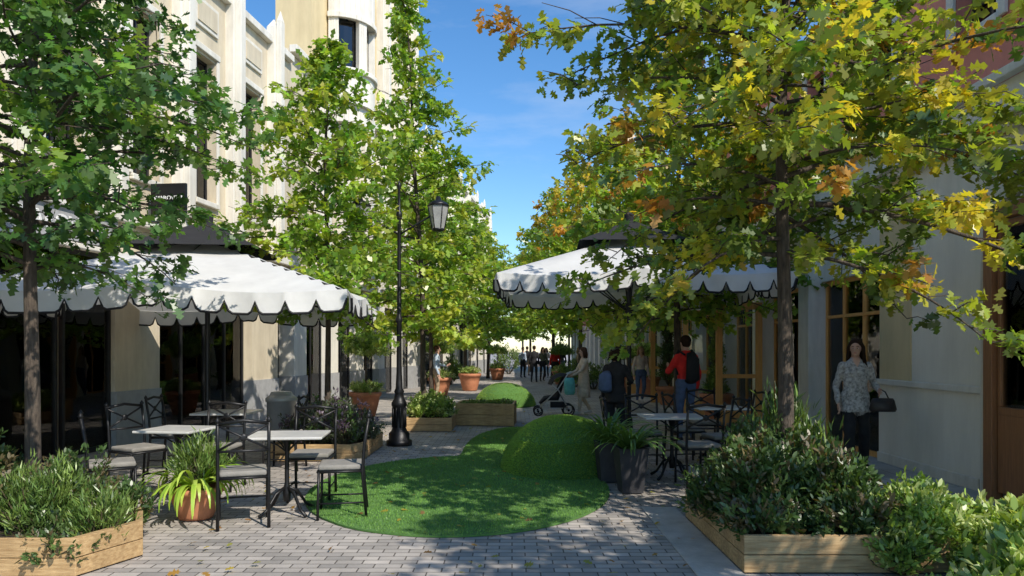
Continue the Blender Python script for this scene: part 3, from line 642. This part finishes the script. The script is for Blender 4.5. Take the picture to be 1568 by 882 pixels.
# ------------------------------------------------------------ umbrellas
def umbrella(loc,rz,S=4.2,ze=2.42,zt=3.3):
    e=empty('cafe_umbrella',loc,rz); b=MB(); h=S/2; G=24
    V=[]
    def hz(x,y):
        r=max(abs(x),abs(y))/h; base=zt+(ze-zt)*r**.93
        m=min(abs(x),abs(y)); M_=max(abs(x),abs(y))+1e-6; q=m/M_
        return base-.07*math.sin(math.pi*q)*r*math.sin(min(r,1)*math.pi*.5)-.05*q*r*r
    for i in range(G+1):
        for j in range(G+1):
            x=-h+S*i/G;y=-h+S*j/G; V.append((x,y,hz(x,y)))
    F=[(i*(G+1)+j,(i+1)*(G+1)+j,(i+1)*(G+1)+j+1,i*(G+1)+j+1) for i in range(G) for j in range(G)]
    b.add(V,F)
    tabs=13; trim=MB()
    for sd in range(4):
        Rm=np.array(Matrix.Rotation(sd*math.pi/2,3,'Z')); V=[];F=[];low=[]; K=tabs*8
        for k in range(K+1):
            t=k/K; x=-h+S*t; f=(t*tabs)%1; f=0 if k==K else f
            s=1-abs(2*f-1); d=.1+.14*min(1,(s*2.4))**.45
            z=hz(x,-h); sway=.03*math.sin(x*5+sd)+.015*math.sin(x*17)
            V+=[(x,-h-.003,z+.004),(x,-h-.03-sway,z-d)]; low.append((x,-h-.03-sway,z-d))
        for k in range(K): F.append((2*k,2*k+1,2*k+3,2*k+2))
        b.add(np.array(V)@Rm.T,F); trim.tube(np.array(low)@Rm.T,.014,4)
    b.build('canopy',M_umb,e,True); trim.build('canopy_trim',M_umbb,e)
    c=MB(); s=.85
    V=[(0,0,zt+.26)]
    for r in (.35,.7,1.0):
        for q in range(16):
            a=q*2*math.pi/16+math.pi/4; mm=max(abs(math.cos(a)),abs(math.sin(a))); rr=s*r/mm
            V.append((rr*math.cos(a)*1,rr*math.sin(a),zt+.26-.46*r**.9))
    F=[(0,1+q,1+(q+1)%16) for q in range(16)]+[(1+k*16+q,1+(k+1)*16+q,1+(k+1)*16+(q+1)%16,1+k*16+(q+1)%16) for k in range(2) for q in range(16)]
    c.add(V,F); c.lathe([(.07,zt+.2),(.08,zt+.29),(.08,zt+.33),(.02,zt+.37)],(0,0),14); c.build('vent_cap',M_umbb,e)
    p=MB(); p.tube([(0,0,.05),(0,0,zt+.2)],.035,12)
    for i in range(8):
        a=i*math.pi/4; rr=h*(1.414 if i%2 else 1)*.97; x,y=rr*math.cos(a),rr*math.sin(a); xs,ys=math.cos(a),math.sin(a)
        p.tube([(xs*.04,ys*.04,zt-.03),(x*.5,y*.5,hz(x*.5,y*.5)-.03),(x,y,hz(x,y)-.03)],.014,5)
        p.tube([(xs*.05,ys*.05,2.2),(x*.5,y*.5,hz(x*.5,y*.5)-.04)],.012,5)
    p.lathe([(.05,2.1),(.07,2.15),(.07,2.28),(.05,2.33)],(0,0),14); p.lathe([(.05,zt-.1),(.06,zt-.08),(.06,zt),(.05,zt+.02)],(0,0),14)
    p.lathe([(.38,.012),(.38,.06),(.3,.09),(.07,.1),(.055,.45),(.04,.47)],(0,0),24); p.build('pole_and_ribs',M_black,e)
umbrella((-4.25,10.3,0),.10,4.35,2.3,3.12)
umbrella((1.92,12.1,0),-.05,4.05,2.68,3.45)

# ------------------------------------------------------------ furniture
def chair_geo():
    f=MB(); c=MB(); w=.21
    for sx in (-1,1):
        f.tube([(sx*w,-.2,0.0),(sx*w,-.19,.44)],.014,6); f.tube([(sx*(w),.24,0),(sx*w,.2,.44),(sx*w,.22,.7),(sx*w,.26,.93)],.015,6)
        f.tube([(sx*w,-.2,.15),(sx*w,.22,.15)],.009,5); f.lathe([(.014,.93),(.024,.95),(.001,.985)],(sx*w,.26),8)
    f.tube([(-w,-.2,.44),(w,-.2,.44)],.012,6); f.tube([(-w,.2,.44),(w,.2,.44)],.012,6); f.tube([(-w,-.2,.44),(-w,.2,.44)],.012,6); f.tube([(w,-.2,.44),(w,.2,.44)],.012,6)
    f.tube([(-w,.225,.68),(w,.225,.68)],.012,6); f.tube([(-w,.258,.92),(0,.262,.95),(w,.258,.92)],.016,6)
    f.tube([(-w,.226,.69),(0,.245,.8),(w,.258,.91)],.011,5); f.tube([(w,.226,.69),(0,.247,.8),(-w,.258,.91)],.011,5); f.ell((0,.244,.8),(.035,.014,.035),10,6)
    f.tube([(-w,-.19,.2),(w,-.19,.2)],.009,5); f.box(-.2,.2,-.19,.19,.44,.448)
    c.rbox((0,0,.475),(.4,.4,.05))
    return f.data('chair_frame',M_black,True),c.data('chair_cushion',M_cush)
CG=chair_geo()
def chair(x,y,yaw):
    e=empty('cafe_chair',(x,y,.004),math.radians(yaw)); link('metal_frame',CG[0],e); o=link('cushion',CG[1],e); m=o.modifiers.new('b','BEVEL'); m.width=.02; m.segments=3
def table(x,y,w=.72,d=.72,yaw=0):
    e=empty('cafe_table',(x,y,.004),math.radians(yaw)); t=MB(); t.box(-w/2,w/2,-d/2,d/2,.735,.76); t.build('marble_top',M_marble,e,bevel=.008)
    f=MB(); f.lathe([(.03,.12),(.04,.2),(.022,.3),(.02,.6),(.045,.7),(.12,.73)],(0,0),12)
    for k in range(4):
        a=math.pi/4+k*math.pi/2; c,s=math.cos(a),math.sin(a); f.tube([(0.02*c,.02*s,.25),(.12*c,.12*s,.2),(.22*c,.22*s,.06),(.3*c,.3*s,.015)],[.016,.016,.015,.018],6)
        f.tube([(0.02*c,.02*s,.6),(.1*c,.1*s,.66),(.25*c,.25*s,.725)],.008,5)
    f.build('iron_pedestal',M_black,e,True)
table(-2.15,7.05,.74,.6,6); table(-3.42,7.55,.6,.6,-8)
chair(-2.42,6.65,200); chair(-1.62,7.0,-80); chair(-2.1,7.75,5); chair(-3.85,7.1,120); chair(-4.15,8.2,60); chair(-3.3,8.3,0)
table(-3.7,9.6,.7,.7); chair(-4.4,9.6,90); chair(-3.0,9.7,-90)
table(1.95,9.0,.75,.65); chair(2.15,8.5,185); chair(1.75,9.75,0); chair(2.65,9.3,-80); chair(1.4,9.3,90)
table(2.9,10.4,.7,.7); chair(3.35,10.6,-80); chair(2.9,11.1,0); chair(2.4,10.2,100)
e=empty('litter_bin'); b=MB(); b.lathe([(.2,.012),(.22,.05),(.23,.72),(.25,.73),(.25,.78),(.2,.82),(.19,.82),(.16,.88),(.02,.9)],(-3.75,12.0),28); b.build('bin_body',M_metal,e,True)
def lamp(x,y):
    e=empty('street_lamp',(x,y,0)); b=MB()
    b.lathe([(.21,.0),(.21,.08),(.17,.1),(.17,.2),(.13,.24),(.105,.3),(.105,.62),(.125,.65),(.125,.7),(.085,.76),(.07,.85),(.085,.88),(.06,.93),(.045,1.2),(.04,2.0),(.055,2.03),(.055,2.08),(.036,2.12),(.03,3.7),(.05,3.75),(.05,3.8),(.025,3.85),(.02,4.2),(.04,4.25),(.001,4.35)],(0,0),24)
    for k in range(10):
        a=k*math.pi/5; b.tube([(.108*math.cos(a),.108*math.sin(a),.3),(.108*math.cos(a),.108*math.sin(a),.62)],.014,5)
    g=MB()
    for s in (-1,1):
        b.tube([(0,0,3.45),(s*.25,0,3.6),(s*.5,0,3.75),(s*.62,0,3.95),(s*.64,0,4.02)],.016,6)
        cx=s*.64; cz=3.72
        b.tube([(cx,0,4.02),(cx,0,4.0)],.02,8); b.lathe([(.19,cz+.2),(.14,cz+.26),(.05,cz+.3),(.03,cz+.36)],(cx,0),6); b.lathe([(.05,cz-.22),(.1,cz-.2),(.11,cz-.17)],(cx,0),6)
        for k in range(6):
            a=k*math.pi/3; b.tube([(cx+.1*math.cos(a),.1*math.sin(a),cz-.18),(cx+.17*math.cos(a),.17*math.sin(a),cz+.2)],.008,4)
        g.lathe([(.095,cz-.17),(.165,cz+.195)],(cx,0),6)
    b.build('iron_post',M_black,e,True); g.build('lantern_glass',mat('frosted',(.4,.4,.38),rough=.3),e)
lamp(-1.85,12.1)

# ------------------------------------------------------------ people
def seg_d(P,a,b,ra,rb):
    a=np.array(a);b=np.array(b);ab=b-a;t=np.clip(((P-a)@ab)/(ab@ab+1e-9),0,1); return np.linalg.norm(P-a-t[:,None]*ab,axis=1)-(ra+(rb-ra)*t)
def person(name,loc,yaw,h=1.68,top=None,legs=None,shoe=None,hair=None,joints=None,coat=None,hair_len=.0,wide=1.0,voxel=.014,female=True,bulk=1.0):
    J=dict(hipL=(.085,0,.92),hipR=(-.085,0,.92),kneeL=(.1,-.03,.5),kneeR=(-.1,-.03,.5),ankL=(.11,.02,.09),ankR=(-.11,.02,.09),toeL=(.13,-.14,.035),toeR=(-.13,-.14,.035),
      shL=(.155,.01,1.375),shR=(-.155,.01,1.375),elL=(.215,.04,1.10),elR=(-.215,.04,1.10),wrL=(.235,-.05,.87),wrR=(-.235,-.05,.87),hdL=(.24,-.07,.78),hdR=(-.24,-.07,.78),head=(0,-.025,1.6),headyaw=0)
    J.update(joints or {}); b=MB(); seg=[]
    def cap(a,c,ra,rc,tag,n=12):
        a=np.array(a,float);c=np.array(c,float); ts=np.linspace(0,1,4); b.tube([a+(c-a)*t for t in ts],[ra+(rc-ra)*t for t in ts],n); b.ell(a,(ra,)*3,12,8); b.ell(c,(rc,)*3,12,8); seg.append((a,c,ra,rc,tag))
    for s in 'LR':
        lw=wide; ank=np.array(J['ank'+s],float); kn=np.array(J['knee'+s],float)
        cap(J['hip'+s],kn,.092,.062*(.5+.5*lw),'legs'); cap(kn,ank+(kn-ank)*.1,.06*(.5+.5*lw),.045*lw**1.5,'legs')
        cap(ank-[0,-.02,.035],J['toe'+s],.04,.032,'shoe')
        cap(J['sh'+s],J['el'+s],.057*bulk,.045*bulk,'top'); cap(J['el'+s],J['wr'+s],.045*bulk,.033*bulk,'top')
        w=np.array(J['wr'+s]);hd=np.array(J['hd'+s]); d=(hd-w)/np.linalg.norm(hd-w)
        lat=np.cross(d,[1,0,0]) if abs(d[0])<.8 else np.array([0,1.,0]); lat/=np.linalg.norm(lat)
        b.tube([w,w+d*.05,w+d*.1],[(.026,.02),(.04,.017),(.038,.013)],10,lat=lat); seg.append((w+d*.04,w+d*.11,.03,.03,'skin'))
        J['_h'+s]=(w,d,lat)
    hw=.15 if female else .148
    rings=[(.84,hw,.105),(.93,hw+.012,.12),(1.05,.13,.1),(1.12,.122,.095),(1.25,.142,.112),(1.34,.15,.108),(1.40,.14,.092),(1.44,.105,.075),(1.475,.06,.058),(1.5,.048,.05)]
    b.tube([(0,0,z) for z,_,_ in rings],[(rx*bulk,ry*bulk) for _,rx,ry in rings],24,lat=(1,0,0))
    seg.append((np.array([0,0,1.03]),np.array([0,0,1.36]),.13,.13,'top')); seg.append((np.array([-.1,0,1.40]),np.array([.1,0,1.40]),.06,.06,'top')); seg.append((np.array([0,0,.9]),np.array([0,0,.98]),.14,.14,'legs' if not coat else 'top'))
    if coat:
        cr=[(coat,.195,.165),(.75,.19,.15),(.95,.178,.135),(1.1,.145,.118),(1.3,.155,.12)]
        cr=[q for q in cr if q[0]>=coat]; b.tube([(0,0,z) for z,_,_ in cr],[(rx*bulk,ry*bulk) for _,rx,ry in cr],24,lat=(1,0,0))
        seg.append((np.array([0,0,coat+.12]),np.array([0,0,1.0]),.19,.17,'top'))
    hc=np.array(J['head'])
    b.tube([(0,.01,1.43),(0,-.0,1.50),(hc[0],hc[1]+.015,1.57)],[.056,.05,.05],14); seg.append((np.array([0,.0,1.485]),np.array([0,-.005,1.55]),.05,.05,'skin'))
    Rz=np.array(Matrix.Rotation(J['headyaw'],3,'Z'))
    b.ell(hc+[0,0,.02],(.072,.09,.095),20,14,Rz); b.ell(hc+Rz@np.array([0,-.03,-.055]),(.05,.055,.058),16,10,Rz); seg.append((hc-[0,0,.04],hc+[0,0,.03],.08,.09,'skin'))
    me0=b.data(name+'_raw',M_skin); ob=bpy.data.objects.new('tmp',me0); scene.collection.objects.link(ob)
    r=ob.modifiers.new('r','REMESH'); r.mode='VOXEL'; r.voxel_size=voxel; s=ob.modifiers.new('s','SMOOTH'); s.factor=.5; s.iterations=4 if voxel<.02 else 2
    dg=bpy.context.evaluated_depsgraph_get(); me=bpy.data.meshes.new_from_object(ob.evaluated_get(dg)); bpy.data.objects.remove(ob)
    nv=len(me.vertices); co=np.zeros(nv*3); me.vertices.foreach_get('co',co); co=co.reshape(-1,3); nn=np.zeros(nv*3); me.vertices.foreach_get('normal',nn); nn=nn.reshape(-1,3)
    wgt=((co[:,2]<1.36)&(co[:,2]>.12)).astype(float); fold=np.sin(co[:,2]*38+np.sin(co[:,0]*22)*2+co[:,1]*15)*np.sin(co[:,0]*31+co[:,2]*13)
    hemf=np.sin(np.arctan2(co[:,1],co[:,0])*7)*np.clip((1.0-co[:,2])*2,0,1) if coat else 0
    co+=nn*(wgt*(fold*.006+hemf*.006))[:,None]; me.vertices.foreach_set('co',co.reshape(-1))
    n=len(me.polygons); C=np.zeros(n*3); me.polygons.foreach_get('center',C); C=C.reshape(-1,3)
    ds=np.stack([seg_d(C,*q[:4]) for q in seg],1); k=ds.argmin(1); tags=['skin','top','legs','shoe']; mi=np.array([tags.index(q[4]) for q in seg])[k]
    me.materials.clear()
    for m in (M_skin,top,legs,shoe): me.materials.append(m)
    if coat: mi[(C[:,2]<1.3)&(np.hypot(C[:,0],C[:,1])<.23)&(mi==2)&(C[:,2]>coat)]=1
    mi[(C[:,2]>1.36)&(C[:,1]<-.04)&(np.abs(C[:,0])<(C[:,2]-1.36)*.55)]=0
    me.polygons.foreach_set('material_index',mi.astype(np.int32)); me.polygons.foreach_set('use_smooth',[True]*n); me.update()
    e=empty(name,loc,math.radians(yaw),h/1.73); link('body',me,e)
    fb=MB()
    for s in 'LR':
        w,d,lat=J['_h'+s]; nrm=np.cross(d,lat); sg=1 if s=='L' else -1
        for q,(o,l) in enumerate(zip((-.03,-.01,.01,.03),(.062,.075,.07,.055))):
            p=w+d*.092+lat*o; bend=nrm*(-sg)*.3
            fb.tube([p,p+d*l*.45+bend*l*.2,p+d*l*.8+bend*l*.9,p+d*l*.85+bend*l*1.5],[.0095,.009,.008,.006],7)
        p=w+d*.035-lat*.034; fb.tube([p,p+d*.025-lat*.02,p+d*.055-lat*.03],[.012,.011,.008],7)
    fb.build('fingers',M_skin,e,True)
    F=MB();I=MB();Lp=MB();Hh=MB();Br=MB()
    def hp(x,y,z): return hc+Rz@np.array([x,y,z])
    for s in (-1,1):
        F.ell(hp(s*.028,-.074,.005),(.013,.009,.007),10,6,Rz); I.ell(hp(s*.028,-.081,.005),(.006,.004,.006),8,6,Rz); Br.tube([hp(s*.044,-.072,.024),hp(s*.03,-.083,.03),hp(s*.013,-.085,.026)],.0035,5)
    N_=MB(); N_.tube([hp(0,-.082,.012),hp(0,-.098,-.016),hp(0,-.102,-.024),hp(0,-.084,-.031)],[.007,.010,.012,.006],8)
    for s in (-1,1): N_.ell(hp(s*.073,.005,-.005),(.01,.018,.03),10,8,Rz)
    Lp.ell(hp(0,-.08,-.056),(.021,.008,.007),12,6,Rz)
    F.build('eyes',M_eye,e,True);I.build('irises',M_iris,e,True);Lp.build('mouth',M_lip,e,True);N_.build('nose_and_ears',M_skin,e,True);Br.build('eyebrows',hair,e,True)
    Hh.ell(hp(0,.02,.05),(.087,.096,.09),20,12,Rz)
    if hair_len>0:
        rgh=np.random.default_rng(len(name)+int(hair_len*100))
        Hh.ell(hp(0,.045,-.02),(.085,.06,.12),16,10,Rz)
        for q in range(70):
            a=math.radians(rgh.uniform(-26,206)); x,y=.08*math.cos(a),.02+.075*math.sin(a); l=hair_len*rgh.uniform(.75,1.1)
            Hh.tube([hp(x*.7,y*.8,.1),hp(x*1.12,y*1.05,.02),hp(x*1.25,y*1.1+.01,-l*.5),hp(x*1.25+rgh.normal(0,.02),y*1.05+.01,-l)],[.014,.02,.019,.005],6)
    else: Hh.ell(hp(0,.04,.01),(.079,.065,.075),14,10,Rz)
    Hh.build('hair',hair,e,True)
    return e
K=lambda n,c,r=.8,b=.35,bs=14,sp=.3: mat(n,c,tuple(x*.7 for x in c),rough=r,scale=9,bump=b,bscale=bs,spec=sp)
C_jack=mat('grey_pattern_jacket',(.62,.6,.57),(.16,.155,.15),rough=.9,scale=30,bump=.3,bscale=14)
C_blk=K('black_cloth',(.025,.025,.028)); C_shoe=K('black_shoes',(.02,.018,.018),.4,.05); C_wsh=K('white_shoes',(.6,.6,.58),.6,.05)
C_hd=K('dark_hair',(.035,.02,.012),.75,.2,60,.1); C_hb=K('brown_hair',(.11,.055,.03),.75,.2,60,.1); C_hbl=K('fair_hair',(.35,.24,.12),.75,.2,60,.1)
C_red=K('red_jacket',(.8,.035,.03)); C_cream=K('cream_coat',(.68,.56,.42)); C_blue=K('denim',(.1,.15,.28)); C_lb=K('light_shirt',(.5,.6,.72)); C_tan=K('tan_trousers',(.4,.3,.2)); C_pk=K('pale_top',(.7,.58,.55)); C_grn=K('olive',(.12,.13,.08)); C_teal=K('teal_cloth',(.15,.5,.47))
wm=person('walking_woman',(4.42,9.5,.008),-12,1.7,C_jack,C_blk,C_shoe,C_hd,dict(kneeR=(-.1,-.14,.5),ankR=(-.1,-.13,.09),toeR=(-.12,-.3,.035),kneeL=(.11,.0,.5),ankL=(.15,.2,.11),toeL=(.18,.07,.035),
   elL=(.25,.05,1.12),wrL=(.24,-.17,1.06),hdL=(.22,-.26,1.06),elR=(-.225,.06,1.11),wrR=(-.23,-.08,.9),hdR=(-.22,-.12,.82),headyaw=math.radians(-18)),coat=.78,hair_len=.26,wide=1.3,voxel=.012)
hb=MB(); hb.tube([(.27,-.24,.80),(.27,-.24,.83),(.27,-.24,.94),(.27,-.24,.97)],[(.15,.06),(.165,.07),(.14,.06),(.12,.03)],16,lat=(1,0,0)); hb.tube([(.2,-.24,.96),(.22,-.23,1.05),(.25,-.22,1.08),(.3,-.23,1.05),(.34,-.24,.96)],.008,6)
hb.build('handbag',K('bag_leather',(.035,.03,.03),.4,.2),wm,True)
person('woman_with_pushchair',(1.72,17.7,.004),-78,1.62,C_cream,C_cream,C_wsh,C_hb,dict(elL=(.2,-.12,1.13),wrL=(.19,-.33,1.02),hdL=(.18,-.42,1.01),elR=(-.2,-.12,1.13),wrR=(-.19,-.33,1.02),hdR=(-.18,-.42,1.01),kneeL=(.1,-.12,.5),ankL=(.1,-.16,.09),toeL=(.1,-.32,.04),ankR=(-.1,.2,.12),toeR=(-.1,.06,.04)),coat=.45,hair_len=.14,voxel=.018)
p3=person('woman_in_black',(1.6,11.4,.004),150,1.62,C_blk,C_blk,C_shoe,C_hd,dict(elR=(-.24,-.1,1.15),wrR=(-.12,-.28,1.1),hdR=(-.06,-.34,1.12)),hair_len=.1,coat=.8,voxel=.015)
p4=person('man_in_red_jacket',(2.92,12.4,.004),200,1.8,C_red,C_blue,C_shoe,C_hd,dict(elL=(.26,-.1,1.15),wrL=(.14,-.28,1.2),hdL=(.1,-.36,1.24)),hair_len=0,female=False,bulk=1.15,voxel=.015)
bp=MB(); bp.tube([(0,.14,1.0),(0,.2,1.03),(0,.2,1.35),(0,.13,1.44)],[(.11,.05),(.12,.08),(.11,.07),(.07,.04)],14,lat=(1,0,0)); bp.tube([(.1,.12,1.42),(.12,-.02,1.49),(.13,-.13,1.35),(.15,.0,1.1)],.02,6); bp.tube([(-.1,.12,1.42),(-.12,-.02,1.49),(-.13,-.13,1.35),(-.15,.0,1.1)],.02,6); bp.build('backpack',C_blk,p4,True)
bp=MB(); bp.tube([(.1,.15,1.0),(.1,.2,1.03),(.1,.2,1.25),(.1,.13,1.3)],[(.1,.05),(.12,.07),(.11,.06),(.06,.03)],14,lat=(1,0,0)); bp.build('shoulder_bag',C_blue,p3,True)
person('man_in_light_shirt',(-2.25,22,.004),100,1.68,C_lb,C_tan,C_shoe,C_hb,dict(elL=(.24,-.1,1.15),wrL=(.16,-.3,1.1),hdL=(.14,-.38,1.14)),female=False,voxel=.02)
person('woman_in_pale_top',(3.75,21.5,.004),10,1.66,C_pk,C_blue,C_wsh,C_hbl,dict(ankL=(.1,.16,.12),toeL=(.1,.02,.04)),hair_len=.2,voxel=.02)
stL=dict(ankL=(.1,.2,.12),toeL=(.1,.05,.04)); stR=dict(ankR=(-.1,.2,.12),toeR=(-.1,.05,.04))
person('pedestrian',(1.05,35,.004),170,1.75,C_blk,C_blk,C_shoe,C_hd,stL,female=False,voxel=.025)
person('pedestrian',(1.5,36,.004),15,1.68,C_grn,C_blk,C_shoe,C_hd,stL,hair_len=.15,voxel=.025)
person('pedestrian',(1.95,33.5,.004),190,1.72,C_red,C_blk,C_shoe,C_hb,{},voxel=.025,female=False)
person('pedestrian',(2.55,38,.004),0,1.72,C_blk,C_blue,C_wsh,C_hd,stR,voxel=.025,female=False)
person('pedestrian',(.6,41,.004),30,1.7,C_lb,C_blk,C_shoe,C_hb,{},voxel=.025,female=False)
person('pedestrian',(1.9,41,.004),-20,1.66,C_pk,C_blk,C_shoe,C_hb,stR,hair_len=.15,voxel=.025)
person('pedestrian',(.9,44,.004),160,1.75,C_blk,C_tan,C_shoe,C_hd,stL,voxel=.025,female=False)
person('pedestrian',(2.8,31,.004),95,1.66,C_tan,C_blue,C_wsh,C_hbl,stL,hair_len=.15,voxel=.025)
e=empty('pushchair',(.98,17.65,.004),0); f=MB(); c=MB(); wv=MB()
for y in (-.22,.22):
    f.tube([(.42,y,1.02),(.34,y,.98),(.1,y,.62),(-.36,y,.16)],.015,6); f.tube([(.36,y,.14),(.12,y,.6),(-.02,y,.72)],.014,6); f.tube([(-.33,y,.18),(.34,y,.18)],.01,5)
    for x,r in ((-.36,.1),(.36,.13)):
        pts=[(x+r*math.cos(t),y,r+r*math.sin(t)*.98) for t in np.linspace(0,2*math.pi,19)]; wv.tube(pts,.018,6); wv.tube([(x,y-.02,r),(x,y+.02,r)],.03,8)
        for k in range(5): a=k*2*math.pi/5; f.tube([(x,y,r),(x+r*math.cos(a),y,r+r*math.sin(a))],.005,4)
f.tube([(.42,-.22,1.02),(.44,0,1.03),(.42,.22,1.02)],.016,6)
c.tube([(.26,0,.95),(.16,0,.65),(.08,0,.42),(-.2,0,.4),(-.32,0,.28)],[(.2,.03),(.21,.07),(.21,.09),(.2,.06),(.18,.03)],14,lat=(0,1,0))
V=[];F=[]
for i in range(9):
    a=math.radians(10+i*15)
    for j in range(7):
        yv=-.22+.44*j/6; rr=.33*(1-.25*abs(j-3)/3); V.append((.16-rr*math.cos(a)+.04,yv,.68+rr*math.sin(a)))
for i in range(8):
    for j in range(6): F.append((i*7+j,(i+1)*7+j,(i+1)*7+j+1,i*7+j+1))
c.add(V,F); c.rbox((.12,0,.24),(.36,.34,.14))
f.build('frame',M_metal,e,True); c.build('seat_and_hood',C_blk,e,True); wv.build('wheels',C_shoe,e,True)
bg=MB(); bg.tube([(.38,-.3,.5),(.38,-.3,.55),(.37,-.3,.8),(.37,-.3,.9)],[(.1,.05),(.13,.07),(.13,.06),(.1,.02)],12,lat=(1,0,0)); bg.build('shopping_bag',C_teal,e,True)

# ------------------------------------------------------------ light, sky, camera
sd=Vector((.47,-.56,.68)).normalized()
sun=bpy.data.lights.new('sun','SUN'); sun.energy=5.0; sun.angle=math.radians(.53); sun.color=(1,.93,.82)
so=bpy.data.objects.new('sun',sun); scene.collection.objects.link(so); so.rotation_euler=sd.to_track_quat('Z','Y').to_euler()
w=bpy.data.worlds.new('World'); scene.world=w; w.use_nodes=True; nt=w.node_tree; N=nt.nodes; L=nt.links
sky=N.new('ShaderNodeTexSky'); sky.sky_type='NISHITA'; sky.sun_disc=False; sky.sun_elevation=math.asin(sd.z); sky.sun_rotation=math.atan2(sd.x,sd.y); sky.ozone_density=3.5; sky.air_density=1.0; sky.dust_density=.2
bg=N['Background']; bg.inputs[1].default_value=.15
hs=N.new('ShaderNodeHueSaturation'); hs.inputs['Saturation'].default_value=1.22; hs.inputs['Value'].default_value=1.3; L.new(sky.outputs[0],hs.inputs['Color'])
tc=N.new('ShaderNodeTexCoord'); mp=N.new('ShaderNodeMapping'); mp.inputs['Scale'].default_value=(1.2,1.2,5); mp.inputs['Rotation'].default_value=(0,.35,0); L.new(tc.outputs['Generated'],mp.inputs[0])
nz=N.new('ShaderNodeTexNoise'); nz.inputs['Scale'].default_value=2.2; nz.inputs['Detail'].default_value=9; nz.inputs['Roughness'].default_value=.6; L.new(mp.outputs[0],nz.inputs['Vector'])
mr=N.new('ShaderNodeMapRange'); mr.inputs[1].default_value=.55; mr.inputs[2].default_value=.85; mr.inputs[3].default_value=0; mr.inputs[4].default_value=.35; L.new(nz.outputs['Fac'],mr.inputs[0])
mx=N.new('ShaderNodeMixRGB'); mx.inputs[2].default_value=(6.0,6.3,6.8,1); L.new(mr.outputs[0],mx.inputs[0]); L.new(hs.outputs[0],mx.inputs[1]); L.new(mx.outputs[0],bg.inputs[0])
cam=bpy.data.cameras.new('camera'); co=bpy.data.objects.new('camera',cam); scene.collection.objects.link(co); co.location=(0,0,1.57); co.rotation_euler=(math.pi/2,0,0)
cam.lens=36*1130/1568; cam.sensor_width=36; cam.shift_y=.06; cam.clip_end=1500; cam.clip_start=.05; scene.camera=co
